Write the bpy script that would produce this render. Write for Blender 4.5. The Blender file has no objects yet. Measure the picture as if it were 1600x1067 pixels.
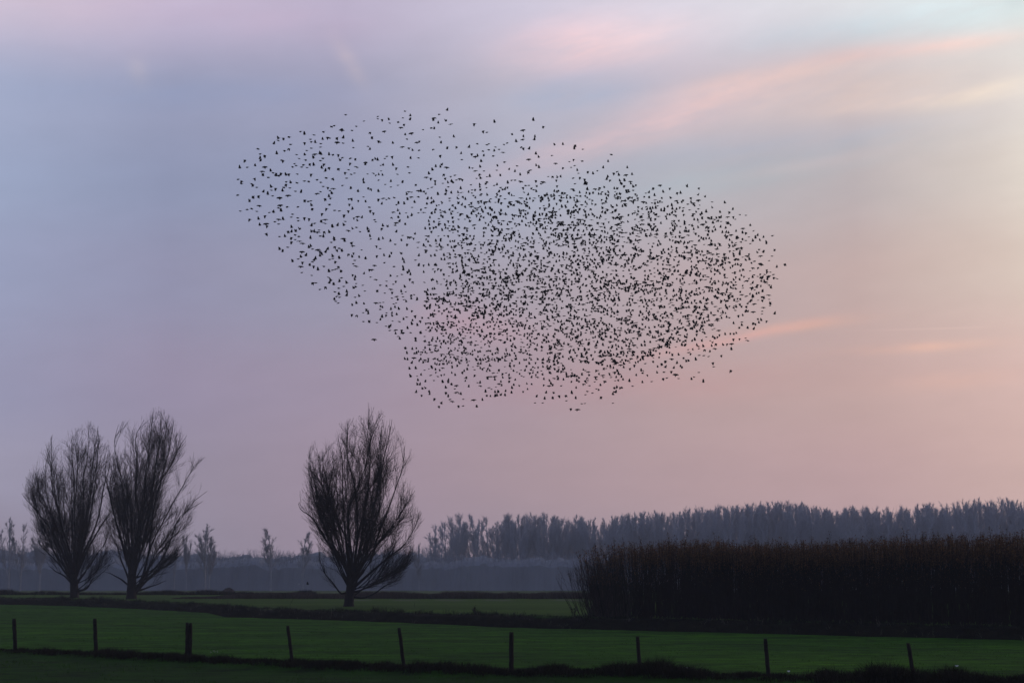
import bpy, math, random
import numpy as np
from mathutils import Vector, Matrix

random.seed(5)
rng = np.random.default_rng(11)
D = bpy.data
scene = bpy.context.scene
COL = scene.collection
R = math.radians

# ------------------------------------------------------------------ camera
F = 2889.0                      # focal length in pixels of the 1600 wide frame (65 mm)
HORIZON = 892.0
CAM_Z = 3.2
PITCH = math.atan((HORIZON - 533.5) / F)
cam_d = D.cameras.new('camera')
cam_d.lens = 65.0
cam_d.sensor_width = 36.0
cam_d.clip_start = 0.5
cam_d.clip_end = 4000
cam = D.objects.new('camera', cam_d)
COL.objects.link(cam)
cam.location = (0, 0, CAM_Z)
cam.rotation_euler = (R(90) + PITCH, 0, 0)
scene.camera = cam

def ray(px, py):
    u = (px - 800.0) / F
    v = (533.5 - py) / F
    c, s = math.cos(PITCH), math.sin(PITCH)
    return u, c - v * s, s + v * c

def at(px, py, Y):
    """the point of the place seen at photo pixel (px, py), at distance Y"""
    x, y, z = ray(px, py)
    k = Y / y
    return np.array((x * k, Y, CAM_Z + z * k))

def on_ground(px, py, z=0.0):
    x, y, w = ray(px, py)
    k = (z - CAM_Z) / w
    return np.array((x * k, y * k, z))

# ------------------------------------------------------------------ sky
world = D.worlds.new('World')
scene.world = world
world.use_nodes = True
nt = world.node_tree
nt.nodes.clear()

def lin(c):
    return tuple(((v / 255) / 12.92 if v <= 10 else (((v / 255) + .055) / 1.055) ** 2.4) for v in c)

def wn(t, **kw):
    n = nt.nodes.new(t)
    for k, v in kw.items():
        setattr(n, k, v)
    return n

def wmath(op, a, b=None, c=None, clamp=False):
    n = wn('ShaderNodeMath', operation=op, use_clamp=clamp)
    for i, v in enumerate((a, b, c)):
        if v is None:
            continue
        if isinstance(v, (int, float)):
            n.inputs[i].default_value = v
        else:
            nt.links.new(v, n.inputs[i])
    return n.outputs[0]

def wmix(fac, a, b, blend='MIX'):
    n = wn('ShaderNodeMix', data_type='RGBA', blend_type=blend)
    for s, v in ((n.inputs[0], fac), (n.inputs[6], a), (n.inputs[7], b)):
        if isinstance(v, (int, float)):
            s.default_value = v
        elif isinstance(v, tuple):
            s.default_value = (*v, 1)
        else:
            nt.links.new(v, s)
    return n.outputs[2]

tc = wn('ShaderNodeTexCoord')
sep = wn('ShaderNodeSeparateXYZ')
nt.links.new(tc.outputs['Generated'], sep.inputs[0])
X_, Y_, Z_ = sep.outputs
AZ = wmath('MULTIPLY', wmath('ARCTAN2', X_, Y_), 180 / math.pi)        # degrees right of the view
EL = wmath('MULTIPLY', wmath('ARCSINE', Z_), 180 / math.pi)            # degrees above the horizon

def elev(py):
    return math.degrees(PITCH + math.atan((533.5 - py) / F))

# colours of the thin evening cloud: rows by elevation, columns by azimuth (-16 ... +16 degrees)
SKY_ELEV = [0.0, 0.9, 2.8, 5.75, 8.7, 11.7, 14.6, 17.6]
SKY = [
    [(0.3330, 0.2899, 0.3726), (0.3426, 0.3038, 0.3905), (0.3901, 0.3039, 0.3824), (0.4443, 0.3392, 0.3938), (0.5408, 0.3871, 0.4122), (0.6247, 0.4265, 0.4348), (0.7598, 0.5279, 0.4926)],
    [(0.3330, 0.2899, 0.3726), (0.3426, 0.3038, 0.3905), (0.3901, 0.3039, 0.3824), (0.4443, 0.3392, 0.3938), (0.5408, 0.3871, 0.4122), (0.6247, 0.4265, 0.4348), (0.7598, 0.5279, 0.4926)],
    [(0.4110, 0.3873, 0.5218), (0.3619, 0.3150, 0.4078), (0.4176, 0.3230, 0.4063), (0.4915, 0.3592, 0.4002), (0.5810, 0.4063, 0.4181), (0.6517, 0.4389, 0.4309), (0.7984, 0.5518, 0.4942)],
    [(0.3448, 0.3458, 0.5012), (0.3464, 0.3020, 0.4287), (0.3854, 0.3157, 0.4157), (0.4418, 0.3346, 0.3891), (0.5383, 0.3857, 0.3878), (0.6173, 0.4292, 0.4045), (0.7869, 0.5500, 0.4989)],
    [(0.3404, 0.3754, 0.5474), (0.3106, 0.3109, 0.4540), (0.3404, 0.3262, 0.4408), (0.4243, 0.3766, 0.4424), (0.5257, 0.4163, 0.4373), (0.5928, 0.4440, 0.4216), (0.7622, 0.6202, 0.5410)],
    [(0.3485, 0.4056, 0.5827), (0.2883, 0.3204, 0.4735), (0.3200, 0.3433, 0.4838), (0.4126, 0.4353, 0.5500), (0.4929, 0.4826, 0.5334), (0.5339, 0.4696, 0.4811), (0.7800, 0.6879, 0.6147)],
    [(0.3870, 0.4304, 0.6053), (0.3275, 0.3502, 0.5055), (0.3660, 0.3659, 0.5075), (0.4971, 0.4809, 0.5840), (0.5834, 0.5253, 0.6045), (0.6132, 0.5373, 0.5637), (0.7926, 0.7170, 0.6777)],
    [(0.6428, 0.5561, 0.6850), (0.5836, 0.5024, 0.6653), (0.5206, 0.4593, 0.6117), (0.6388, 0.5955, 0.7287), (0.7470, 0.7106, 0.8077), (0.7929, 0.7993, 0.8375), (0.7469, 0.7860, 0.7905)]]
HAZE_DENSITY = 0.00045

AZ_LO, AZ_HI = -16.0, 16.0
fac_az = wmath('DIVIDE', wmath('SUBTRACT', AZ, AZ_LO), AZ_HI - AZ_LO, clamp=True)
# a slow warp so that the bands of cloud do not run dead straight
cmb = wn('ShaderNodeCombineXYZ')
nt.links.new(wmath('MULTIPLY', AZ, .08), cmb.inputs[0])
nt.links.new(wmath('MULTIPLY', EL, .16), cmb.inputs[1])
nz = wn('ShaderNodeTexNoise')
nz.inputs['Scale'].default_value = 1.0
nz.inputs['Detail'].default_value = 4
nt.links.new(cmb.outputs[0], nz.inputs['Vector'])
warp = wmath('MULTIPLY', wmath('SUBTRACT', nz.outputs[0], .5), 2.2)
ELW = wmath('ADD', EL, warp)
col = None
for k, row in enumerate(SKY):
    rp = wn('ShaderNodeValToRGB')
    nt.links.new(fac_az, rp.inputs[0])
    rp.color_ramp.interpolation = 'EASE' if False else 'LINEAR'
    el = rp.color_ramp.elements
    while len(el) < len(row):
        el.new(.5)
    for i, c in enumerate(row):
        el[i].position = i / (len(row) - 1)
        el[i].color = (*c, 1)
    if col is None:
        col = rp.outputs[0]
    else:
        e0, e1 = SKY_ELEV[k - 1], SKY_ELEV[k]
        mr = wn('ShaderNodeMapRange', interpolation_type='SMOOTHSTEP')
        nt.links.new(ELW, mr.inputs[0])
        mr.inputs[1].default_value = e0
        mr.inputs[2].default_value = e1
        col = wmix(mr.outputs[0], col, rp.outputs[0])

# cirrus streaks, each an elongated soft patch torn by stretched noise
cmb2 = wn('ShaderNodeCombineXYZ')
nt.links.new(wmath('MULTIPLY', AZ, .22), cmb2.inputs[0])
nt.links.new(wmath('MULTIPLY', wmath('ADD', EL, wmath('MULTIPLY', AZ, -.22)), .85), cmb2.inputs[1])
nz2 = wn('ShaderNodeTexNoise')
nz2.inputs['Scale'].default_value = 1.0
nz2.inputs['Detail'].default_value = 6
nz2.inputs['Roughness'].default_value = .66
nt.links.new(cmb2.outputs[0], nz2.inputs['Vector'])
mr = wn('ShaderNodeMapRange')
nt.links.new(nz2.outputs[0], mr.inputs[0])
mr.inputs[1].default_value = .32
mr.inputs[2].default_value = .68
mr.inputs[3].default_value = .4
mr.inputs[4].default_value = 1.5
tear = mr.outputs[0]
DEG = 1 / 50.4
STREAKS = [
    (945, 75, 150, 42, 6, (.22, .07, .02)), (860, 48, 90, 25, 10, (.05, .01, .0)),
    (1000, 205, 250, 26, 17, (.15, .04, .01)), (1260, 155, 240, 44, 4, (.10, .045, .0)),
    (920, 140, 110, 34, 8, (-.10, -.02, .03)), (1250, 232, 250, 24, 5, (-.05, -.01, .02)),
    (1350, 60, 230, 26, 4, (-.055, .01, .03)), (1450, 95, 150, 13, 2, (.08, -.03, -.05)),
    (1545, 168, 85, 15, 9, (.10, .07, .02)), (1430, 551, 95, 8, 2, (.15, .05, .0)), (1180, 128, 120, 12, 9, (.09, .03, .0)), (1420, 175, 110, 12, 5, (.08, .04, .01)), (1270, 265, 130, 10, 8, (.05, .02, .01)), (1500, 90, 110, 12, 3, (.08, .02, .0)),
    (1235, 515, 95, 9, 5, (.12, .03, -.01)), (1130, 535, 120, 8, 11, (.15, .02, .0)),
    (735, 500, 110, 34, -13, (.06, .0, -.005)), (540, 100, 38, 13, -55, (.07, .04, .01)),
    (90, 30, 150, 50, -8, (.03, .01, .0)), (1480, 603, 100, 14, 3, (.06, .02, .0)),
    (1520, 35, 130, 50, 0, (.04, .08, .08)), (1600, 250, 40, 200, 0, (.03, .035, .03)), (1590, 5, 22, 40, 0, (-.10, -.10, -.10)), (1330, 250, 200, 26, 6, (-.03, .0, .01)), (1100, 290, 200, 20, 5, (-.02, .01, .015)), (300, 160, 260, 26, 3, (-.015, .0, .015)), (420, 40, 200, 26, -3, (.02, .0, .0)),
    (210, 130, 22, 14, -70, (.05, .03, .0)), (1440, 523, 80, 1.6, 0, (.07, .05, .04)),
    (1000, 605, 260, 30, 3, (.03, -.01, -.01)), 
]
for (px, py, a, b, th, c) in STREAKS:
    u0, v0 = (px - 800) * DEG, elev(py)
    du = wmath('SUBTRACT', AZ, u0)
    dv = wmath('SUBTRACT', EL, v0)
    cs, sn = math.cos(R(th)), math.sin(R(th))
    p = wmath('ADD', wmath('MULTIPLY', du, cs / (a * DEG)), wmath('MULTIPLY', dv, sn / (a * DEG)))
    q = wmath('SUBTRACT', wmath('MULTIPLY', dv, cs / (b * DEG)), wmath('MULTIPLY', du, sn / (b * DEG)))
    g = wmath('EXPONENT', wmath('MULTIPLY', wmath('ADD', wmath('MULTIPLY', p, p), wmath('MULTIPLY', q, q)), -1.0))
    g = wmath('MULTIPLY', g, tear)
    vs = wn('ShaderNodeVectorMath', operation='SCALE')
    vs.inputs[0].default_value = c
    nt.links.new(g, vs.inputs['Scale'])
    va = wn('ShaderNodeVectorMath', operation='ADD')
    nt.links.new(col, va.inputs[0])
    nt.links.new(vs.outputs[0], va.inputs[1])
    col = va.outputs[0]

cmb3 = wn('ShaderNodeCombineXYZ')
nt.links.new(wmath('MULTIPLY', AZ, .45), cmb3.inputs[0])
nt.links.new(wmath('MULTIPLY', wmath('ADD', EL, wmath('MULTIPLY', AZ, -.1)), 1.3), cmb3.inputs[1])
nz3 = wn('ShaderNodeTexNoise')
nz3.inputs['Scale'].default_value = 1.0
nz3.inputs['Detail'].default_value = 8
nz3.inputs['Roughness'].default_value = .62
nt.links.new(cmb3.outputs[0], nz3.inputs['Vector'])
# faint mottling of the whole veil
mot = wn('ShaderNodeMapRange')
nt.links.new(nz3.outputs[0], mot.inputs[0])
mot.inputs[1].default_value = .3; mot.inputs[2].default_value = .7
mot.inputs[3].default_value = .975; mot.inputs[4].default_value = 1.025
vs = wn('ShaderNodeVectorMath', operation='SCALE')
nt.links.new(col, vs.inputs[0]); nt.links.new(mot.outputs[0], vs.inputs['Scale'])
col = vs.outputs[0]

# overhead and behind: the clear dusk sky, much dimmer than the lit cloud round the horizon
ZENITH = (.070, .100, .17)
mr = wn('ShaderNodeMapRange', interpolation_type='SMOOTHSTEP')
nt.links.new(EL, mr.inputs[0])
mr.inputs[1].default_value = 19.0
mr.inputs[2].default_value = 42.0
col = wmix(mr.outputs[0], col, ZENITH)
mr = wn('ShaderNodeMapRange', interpolation_type='SMOOTHSTEP')
nt.links.new(wmath('ABSOLUTE', AZ), mr.inputs[0])
mr.inputs[1].default_value = 30.0
mr.inputs[2].default_value = 110.0
col = wmix(mr.outputs[0], col, (.140, .170, .29))

SUN_EL, SUN_AZ = 2.0, 62.0      # the sun sits low in the cloud to the right of the frame
skyt = wn('ShaderNodeTexSky', sky_type='NISHITA')
skyt.sun_disc = False
skyt.sun_elevation = R(SUN_EL)
skyt.sun_rotation = R(SUN_AZ)
skyt.air_density = 1.4
skyt.dust_density = 2.0
bg1 = wn('ShaderNodeBackground')
nt.links.new(skyt.outputs[0], bg1.inputs[0])
bg1.inputs[1].default_value = 0.004
bg2 = wn('ShaderNodeBackground')
nt.links.new(col, bg2.inputs[0])
bg2.inputs[1].default_value = 1.0
adds = wn('ShaderNodeAddShader')
nt.links.new(bg1.outputs[0], adds.inputs[0])
nt.links.new(bg2.outputs[0], adds.inputs[1])
wo = wn('ShaderNodeOutputWorld')
nt.links.new(adds.outputs[0], wo.inputs[0])
world.cycles.sampling_method = 'MANUAL'
world.cycles.sample_map_resolution = 512

sun_d = D.lights.new('sun', 'SUN')
sun_d.energy = 0.4
sun_d.angle = R(10)
sun_d.color = (1.0, .62, .42)
sun = D.objects.new('sun', sun_d)
COL.objects.link(sun)
sv = Vector((math.sin(R(SUN_AZ)) * math.cos(R(8)), math.cos(R(SUN_AZ)) * math.cos(R(8)), math.sin(R(8))))
sun.rotation_euler = sv.to_track_quat('Z', 'Y').to_euler()

vs_ = scene.view_settings
vs_.view_transform = 'Standard'
vs_.look = 'None'
vs_.exposure = 0.0
vs_.gamma = 1.0
scene.cycles.use_denoising = True
scene.cycles.max_bounces = 6
scene.cycles.volume_bounces = 0

# ------------------------------------------------------------------ helpers
def tag(o, label=None, cat=None, group=None, kind=None):
    if label: o['label'] = label
    if cat: o['category'] = cat
    if group: o['group'] = group
    if kind: o['kind'] = kind
    return o

class Acc:
    """collects vertices and faces (numpy) and makes ONE mesh of them"""
    def __init__(self):
        self.v, self.f, self.n = [], [], 0
    def add(self, v, f):
        v = np.asarray(v, np.float32).reshape(-1, 3)
        self.v.append(v)
        self.f.append(np.asarray(f, np.int32) + self.n)
        self.n += len(v)
    def mesh(self, name, mat, smooth=True):
        me = D.meshes.new(name)
        v = np.concatenate(self.v)
        me.vertices.add(len(v))
        me.vertices.foreach_set('co', v.ravel())
        nl = sum(f.size for f in self.f)
        npol = sum(len(f) for f in self.f)
        me.loops.add(nl)
        me.loops.foreach_set('vertex_index', np.concatenate([f.ravel() for f in self.f]))
        me.polygons.add(npol)
        tot = np.concatenate([np.full(len(f), f.shape[1], np.int32) for f in self.f])
        me.polygons.foreach_set('loop_start', np.concatenate([[0], np.cumsum(tot)[:-1]]).astype(np.int32))
        me.polygons.foreach_set('use_smooth', np.full(npol, smooth))
        me.update(calc_edges=True)
        me.validate()
        if mat: me.materials.append(mat)
        return me
    def build(self, name, mat, parent=None, smooth=True):
        o = D.objects.new(name, self.mesh(name, mat, smooth))
        COL.objects.link(o)
        if parent is not None:
            o.parent = parent
            o.location = -Vector(parent.location)
        return o

def empty(name, loc):
    o = D.objects.new(name, None)
    o.location = [float(q) for q in loc]
    o.empty_display_size = .3
    COL.objects.link(o)
    return o

def unit(v):
    return v / np.maximum(np.linalg.norm(v, axis=-1, keepdims=True), 1e-9)

def perps(t):
    ref = np.where(np.abs(t[..., 2:3]) > .8, np.array([1., 0, 0]), np.array([0, 0, 1.]))
    a = unit(np.cross(t, ref))
    return a, np.cross(t, a)

def tubes(acc, P, rad, sides=3):
    """P (N,n,3) polylines with radii (N,n) -> closed-looking tapered tubes"""
    N, n, _ = P.shape
    T = np.empty_like(P)
    T[:, 1:-1] = P[:, 2:] - P[:, :-2]
    T[:, 0] = P[:, 1] - P[:, 0]
    T[:, -1] = P[:, -1] - P[:, -2]
    T = unit(T)
    a, b = perps(T)
    ang = np.arange(sides) * 2 * math.pi / sides
    V = (P[:, :, None] + rad[:, :, None, None] * (a[:, :, None] * np.cos(ang)[None, None, :, None]
                                                  + b[:, :, None] * np.sin(ang)[None, None, :, None]))
    idx = np.arange(N * n * sides).reshape(N, n, sides)
    nx = np.roll(idx, -1, axis=2)
    f = np.stack([idx[:, :-1], nx[:, :-1], nx[:, 1:], idx[:, 1:]], -1).reshape(-1, 4)
    acc.add(V.reshape(-1, 3), f)

def grow(start, d, length, nseg, up, wig, r):
    pts = [start]
    p = start.copy()
    d = unit(d)
    L = length[:, None] / nseg
    for _ in range(nseg):
        d = d + r.normal(0, wig, d.shape)
        d[:, 2] += up / nseg
        d = unit(d)
        p = p + d * L
        pts.append(p)
    return np.stack(pts, 1)

def shoots(P, k, t0, t1, a0, a1, r, bias=1.0):
    """k side shoots on every polyline: start, direction, t, parent index"""
    N, n, _ = P.shape
    t = t0 + (t1 - t0) * r.random((N, k)) ** bias
    s = t * (n - 1)
    i = np.clip(s.astype(int), 0, n - 2)
    fr = (s - i)[..., None]
    rows = np.arange(N)[:, None]
    A, B = P[rows, i], P[rows, i + 1]
    st = A * (1 - fr) + B * fr
    tg = unit(B - A)
    a, b = perps(tg)
    phi = r.random((N, k, 1)) * 2 * math.pi
    ang = np.radians(a0 + (a1 - a0) * r.random((N, k, 1)))
    d = np.cos(ang) * tg + np.sin(ang) * (a * np.cos(phi) + b * np.sin(phi))
    return st.reshape(-1, 3), d.reshape(-1, 3), t.ravel(), np.repeat(np.arange(N), k)

def taper(N, n, r0, r1, p=1.0):
    t = np.linspace(0, 1, n)[None] ** p
    r0 = np.broadcast_to(np.asarray(r0, float), (N,))[:, None]
    r1 = np.broadcast_to(np.asarray(r1, float), (N,))[:, None]
    return r0 * (1 - t) + r1 * t

def resample(pts, n):
    """smooth a hand-laid polyline to n points"""
    p = np.asarray(pts, float)
    m = len(p)
    q = np.vstack([2 * p[0] - p[1], p, 2 * p[-1] - p[-2]])
    out = []
    for s in np.linspace(0, m - 1, n):
        i = min(int(s), m - 2)
        t = s - i
        a, b, c, d = q[i], q[i + 1], q[i + 2], q[i + 3]
        out.append(.5 * (2 * b + (c - a) * t + (2 * a - 5 * b + 4 * c - d) * t * t + (3 * b - a - 3 * c + d) * t ** 3))
    return np.array(out)

def leaves(acc, C, size, r):
    """small two-triangle folded leaves at points C"""
    N = len(C)
    d = unit(r.normal(0, 1, (N, 3)))
    a, b = perps(d)
    s = (size * (.6 + .8 * r.random(N)))[:, None]
    v = np.stack([C, C + d * s * .5 + a * s * .28 + b * s * .06, C + d * s, C + d * s * .5 - a * s * .28 + b * s * .06], 1)
    idx = np.arange(N * 4).reshape(N, 4)
    acc.add(v.reshape(-1, 3), np.concatenate([idx[:, [0, 1, 2]], idx[:, [0, 2, 3]]]))

def tufts(acc, C, h, w, nb, r, lean=.5, spread=.12):
    """grass tufts: nb bent blades at each foot C with heights h"""
    N = len(C)
    C = np.repeat(C, nb, 0)
    h = np.repeat(h, nb) * (.5 + .7 * r.random(N * nb))
    spread = np.repeat(np.broadcast_to(spread, (N,)), nb)[:, None]
    off = r.normal(0, 1, (N * nb, 2)) * spread
    base = C.copy(); base[:, :2] += off
    dr = r.normal(0, 1, (N * nb, 2)) * lean
    mid = base.copy(); mid[:, :2] += dr * h[:, None] * .35; mid[:, 2] += h * .6
    tip = base.copy(); tip[:, :2] += dr * h[:, None] * 1.0; tip[:, 2] += h * (1 - .25 * np.minimum(1, np.abs(dr).sum(1)))
    ang = r.random(N * nb) * math.pi
    wv = np.stack([np.cos(ang), np.sin(ang), np.zeros(N * nb)], 1) * (w * .5)
    v = np.stack([base - wv, base + wv, mid + wv * .8, mid - wv * .8, tip], 1)
    idx = np.arange(N * nb * 5).reshape(-1, 5)
    acc.add(v.reshape(-1, 3), idx[:, [0, 1, 2, 3]])
    acc.f.append(idx[:, [3, 2, 4]].astype(np.int32) + acc.n - N * nb * 5)

def vnoise(x, y, seed=0):
    """smooth value noise, numpy"""
    def h(i, j):
        n = (i * 374761393 + j * 668265263 + seed * 1442695041) & 0xffffffff
        n = ((n ^ (n >> 13)) * 1274126177) & 0xffffffff
        return ((n ^ (n >> 16)) & 0xffff) / 65535.0
    x = np.asarray(x, float); y = np.asarray(y, float)
    i, j = np.floor(x).astype(np.int64), np.floor(y).astype(np.int64)
    a, b = x - i, y - j
    a, b = a * a * (3 - 2 * a), b * b * (3 - 2 * b)
    return (h(i, j) * (1 - a) + h(i + 1, j) * a) * (1 - b) + (h(i, j + 1) * (1 - a) + h(i + 1, j + 1) * a) * b

# ------------------------------------------------------------------ materials
def material(name, c1, c2, scale=4.0, rough=.9, bump=.0, stretch=(1, 1, 1), detail=5, c3=None):
    m = D.materials.new(name)
    m.use_nodes = True
    t = m.node_tree
    b = t.nodes['Principled BSDF']
    b.inputs['Roughness'].default_value = rough
    b.inputs['Specular IOR Level'].default_value = .15
    g = t.nodes.new('ShaderNodeNewGeometry')
    mp = t.nodes.new('ShaderNodeMapping')
    mp.inputs['Scale'].default_value = stretch
    t.links.new(g.outputs['Position'], mp.inputs[0])
    n = t.nodes.new('ShaderNodeTexNoise')
    n.inputs['Scale'].default_value = scale
    n.inputs['Detail'].default_value = detail
    n.inputs['Roughness'].default_value = .6
    t.links.new(mp.outputs[0], n.inputs['Vector'])
    rp = t.nodes.new('ShaderNodeValToRGB')
    el = rp.color_ramp.elements
    el[0].position, el[1].position = .32, .68
    el[0].color, el[1].color = (*c1, 1), (*c2, 1)
    if c3:
        e = el.new(.8); e.color = (*c3, 1)
    t.links.new(n.outputs[0], rp.inputs[0])
    t.links.new(rp.outputs[0], b.inputs['Base Color'])
    if bump:
        bp = t.nodes.new('ShaderNodeBump')
        bp.inputs['Strength'].default_value = bump
        bp.inputs['Distance'].default_value = .05
        t.links.new(n.outputs[0], bp.inputs['Height'])
        t.links.new(bp.outputs[0], b.inputs['Normal'])
    return m

M_BARK = material('bark', (.012, .010, .010), (.030, .024, .022), 9, bump=.5, stretch=(1, 1, .25))
M_TWIG = material('twig', (.014, .011, .011), (.026, .019, .017), 6)
M_LEAF = material('dry_leaf', (.020, .014, .008), (.045, .028, .012), 3)
M_HAZED_BARK = material('hazed_bark', (.48, .49, .54), (.62, .63, .68), 1.5)  # pale blue-grey of the distant haze put into the bark colour
M_HAZED_LONE = material('hazed_lone_bark', (.32, .32, .35), (.40, .40, .43), 1.5)  # mist fading of the single far trees painted into their bark
M_HAZED_SCRUB = material('scrub', (.28, .29, .325), (.34, .35, .385), .08)  # haze veil over the low wood painted into its base colour
M_HAZED_BRUSH = material('hazed_brush', (.26, .27, .30), (.36, .37, .40), .3)  # branches of the low wood, haze paleness in their colour too
M_WSTEM = material('coppice_stem', (.008, .006, .005), (.026, .019, .015), 2.0, stretch=(3, 3, .3))
M_WPALE = material('pale_willow_stem', (.012, .010, .009), (.075, .060, .05), 2.0, stretch=(3, 3, .3))
M_WLEAF = material('brown_leaf', (.10, .050, .020), (.30, .15, .055), 2.2, c3=(.42, .23, .085))
M_DRY = material('rough_grass', (.008, .008, .004), (.026, .022, .010), 1.5)
M_HERB = material('bank_herbs', (.007, .009, .006), (.022, .022, .013), 1.2)
M_PALE = material('pale_stalk', (.10, .09, .07), (.22, .20, .16), 3)
M_REED = material('reed', (.05, .04, .032), (.10, .075, .06), .6)
M_TUFT = material('pasture_grass', (.012, .040, .001), (.060, .170, .004), 1.3)
M_WOOD = material('weathered_wood', (.012, .010, .009), (.035, .029, .025), 14, bump=.6, stretch=(1, 1, .12))
M_WIRE = material('wire', (.02, .02, .02), (.05, .045, .04), 8, rough=.5)
M_BIRD = material('feathers', (.004, .004, .005), (.009, .008, .009), 6, rough=.8)
M_WHITE = material('white_feathers', (.55, .55, .55), (.75, .75, .75), 6)
M_HAY = material('old_hay', (.030, .018, .012), (.070, .042, .028), 3, bump=.6)
M_WATER = D.materials.new('ditch_water')
M_WATER.use_nodes = True
_b = M_WATER.node_tree.nodes['Principled BSDF']
_b.inputs['Base Color'].default_value = (.01, .012, .012, 1)
_b.inputs['Roughness'].default_value = .06

# ------------------------------------------------------------------ the land
EDGE_PX = [(-420, 937), (0, 944), (100, 946), (250, 953), (325, 957.5), (352, 963.5), (500, 968), (800, 980), (1200, 990), (1600, 1000), (2100, 1014)]
EDGE = np.array([on_ground(x, y)[:2] for x, y in EDGE_PX])
# where the ditch leaves the picture it runs straight on
EDGE = np.vstack([[-460, EDGE[0, 1] + 60], EDGE, [460, 40]])
def edge_y(x):
    return np.interp(x, EDGE[:, 0], EDGE[:, 1])
# the fence line, at the feet of the posts
POSTS_PX = [(24, 1016, 22, 966.5, 6.0), (150, 1022, 148, 966.5, 6.4), (294, 1030, 295, 972.5, 10.5), (457, 1038, 449.5, 977.5, 5.6),
            (631, 1044, 623.5, 980.5, 5.6), (799, 1052, 799, 987.5, 7.0), (1000, 1052, 996, 994, 5.8), (1201, 1060, 1196, 998, 6.6),
            (1429, 1066, 1419, 1004.5, 6.6)]
FEET = np.array([on_ground(p[0], p[1] + 3)[:2] for p in POSTS_PX])
d0 = FEET[1] - FEET[0]; d1 = FEET[-1] - FEET[-2]
FLINE = np.vstack([FEET[0] - 12 * d0, FEET, FEET[-1] + 12 * d1])
def fence_y(x):
    return np.interp(x, FLINE[:, 0], FLINE[:, 1])
FAR_Z = .45

def land_z(x, y):
    x = np.asarray(x, float); y = np.asarray(y, float)
    o = y - edge_y(x)
    base = np.interp(o, [-2.0, 0, 1.0, 2.4, 3.2, 4.6, 7, 60, 120], [0, 0, -.55, -.65, -.1, .42, FAR_Z, FAR_Z, FAR_Z])
    rough = np.interp(o, [-3, 0, 1, 5, 9, 20], [.02, .03, .05, .16, .08, .04])
    z = base + rough * ((vnoise(x * .9, y * .9, 1) - .5) * 1.2 + (vnoise(x * 2.7, y * 2.7, 2) - .5) * .7)
    # low ridge under the fence, and the verge on the near side
    z += -2.65 * np.clip((y - 212) / 300, 0, 1) * np.clip((o - 8) / 10, 0, 1)   # the far land lies lower
    f = y - fence_y(x)
    z += .12 * np.exp(-(f / 1.2) ** 2) * (.4 + .9 * vnoise(x * .7, y * 0, 3))
    z += np.where(f < 0, -.10 * np.clip(-f / 3.0, 0, 1), 0)
    z += .05 * (vnoise(x * .12, y * .25, 4) - .5) * np.where(o < 0, 1, .4)
    return z

xs = np.unique(np.concatenate([np.linspace(-460, -90, 60), np.linspace(-90, 70, 321), np.linspace(70, 460, 60)]))
u1 = 1 - (1 - np.linspace(0, 1, 150)) ** 1.0
offs = np.concatenate([np.linspace(0, 10, 41), 10 + np.linspace(0, 1, 60)[1:] ** 1.8 * 560])
rows = []
EY = edge_y(xs)
FY = fence_y(xs)
for t in np.linspace(0, 1, 24)[:-1]:
    rows.append(-60 + t * (np.minimum(FY, EY - 5) - 4 + 60))
for t in np.linspace(0, 1, 34)[:-1]:
    rows.append(np.minimum(FY, EY - 5) - 4 + t * 8)
a0 = np.minimum(FY, EY - 5) + 4
for t in np.linspace(0, 1, 90)[:-1]:
    rows.append(a0 + t * (EY - a0))
for o in offs:
    rows.append(EY + o)
rows[-1] = np.full_like(EY, 760.0)
YY = np.array(rows)
XX = np.broadcast_to(xs, YY.shape)
ZZ = land_z(XX, YY)
acc = Acc()
V = np.stack([XX, YY, ZZ], -1)
nr, nc = YY.shape
idx = np.arange(nr * nc).reshape(nr, nc)
acc.add(V.reshape(-1, 3), np.stack([idx[:-1, :-1], idx[:-1, 1:], idx[1:, 1:], idx[1:, :-1]], -1).reshape(-1, 4))

M_LAND = D.materials.new('land')
M_LAND.use_nodes = True
t = M_LAND.node_tree
bs = t.nodes['Principled BSDF']
bs.inputs['Roughness'].default_value = .95
bs.inputs['Specular IOR Level'].default_value = .05
def lnoise(scale, stretch, detail=5, rough=.6, rot=0):
    g = t.nodes.new('ShaderNodeNewGeometry')
    mp = t.nodes.new('ShaderNodeMapping')
    mp.inputs['Scale'].default_value = stretch
    mp.inputs['Rotation'].default_value = (0, 0, R(rot))
    t.links.new(g.outputs['Position'], mp.inputs[0])
    n = t.nodes.new('ShaderNodeTexNoise')
    n.inputs['Scale'].default_value = scale
    n.inputs['Detail'].default_value = detail
    n.inputs['Roughness'].default_value = rough
    t.links.new(mp.outputs[0], n.inputs['Vector'])
    return n.outputs[0]
def lramp(fac, stops):
    rp = t.nodes.new('ShaderNodeValToRGB')
    el = rp.color_ramp.elements
    while len(el) < len(stops): el.new(.5)
    for e, (p, c) in zip(el, stops):
        e.position = p; e.color = (*c, 1)
    t.links.new(fac, rp.inputs[0])
    return rp.outputs[0]
def lmix(fac, a, b, blend='MIX'):
    n = t.nodes.new('ShaderNodeMix'); n.data_type = 'RGBA'; n.blend_type = blend
    for s, v in ((n.inputs[0], fac), (n.inputs[6], a), (n.inputs[7], b)):
        if isinstance(v, (int, float)): s.default_value = v
        elif isinstance(v, tuple): s.default_value = (*v, 1)
        else: t.links.new(v, s)
    return n.outputs[2]
def attr(name):
    n = t.nodes.new('ShaderNodeAttribute'); n.attribute_name = name
    return n.outputs['Fac']
pasture = lramp(lnoise(.22, (.35, 1.0, 1), 6, .65, rot=-6), [(.3, (.016, .070, .0004)), (.5, (.034, .128, .0008)), (.7, (.060, .185, .001))])
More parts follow.
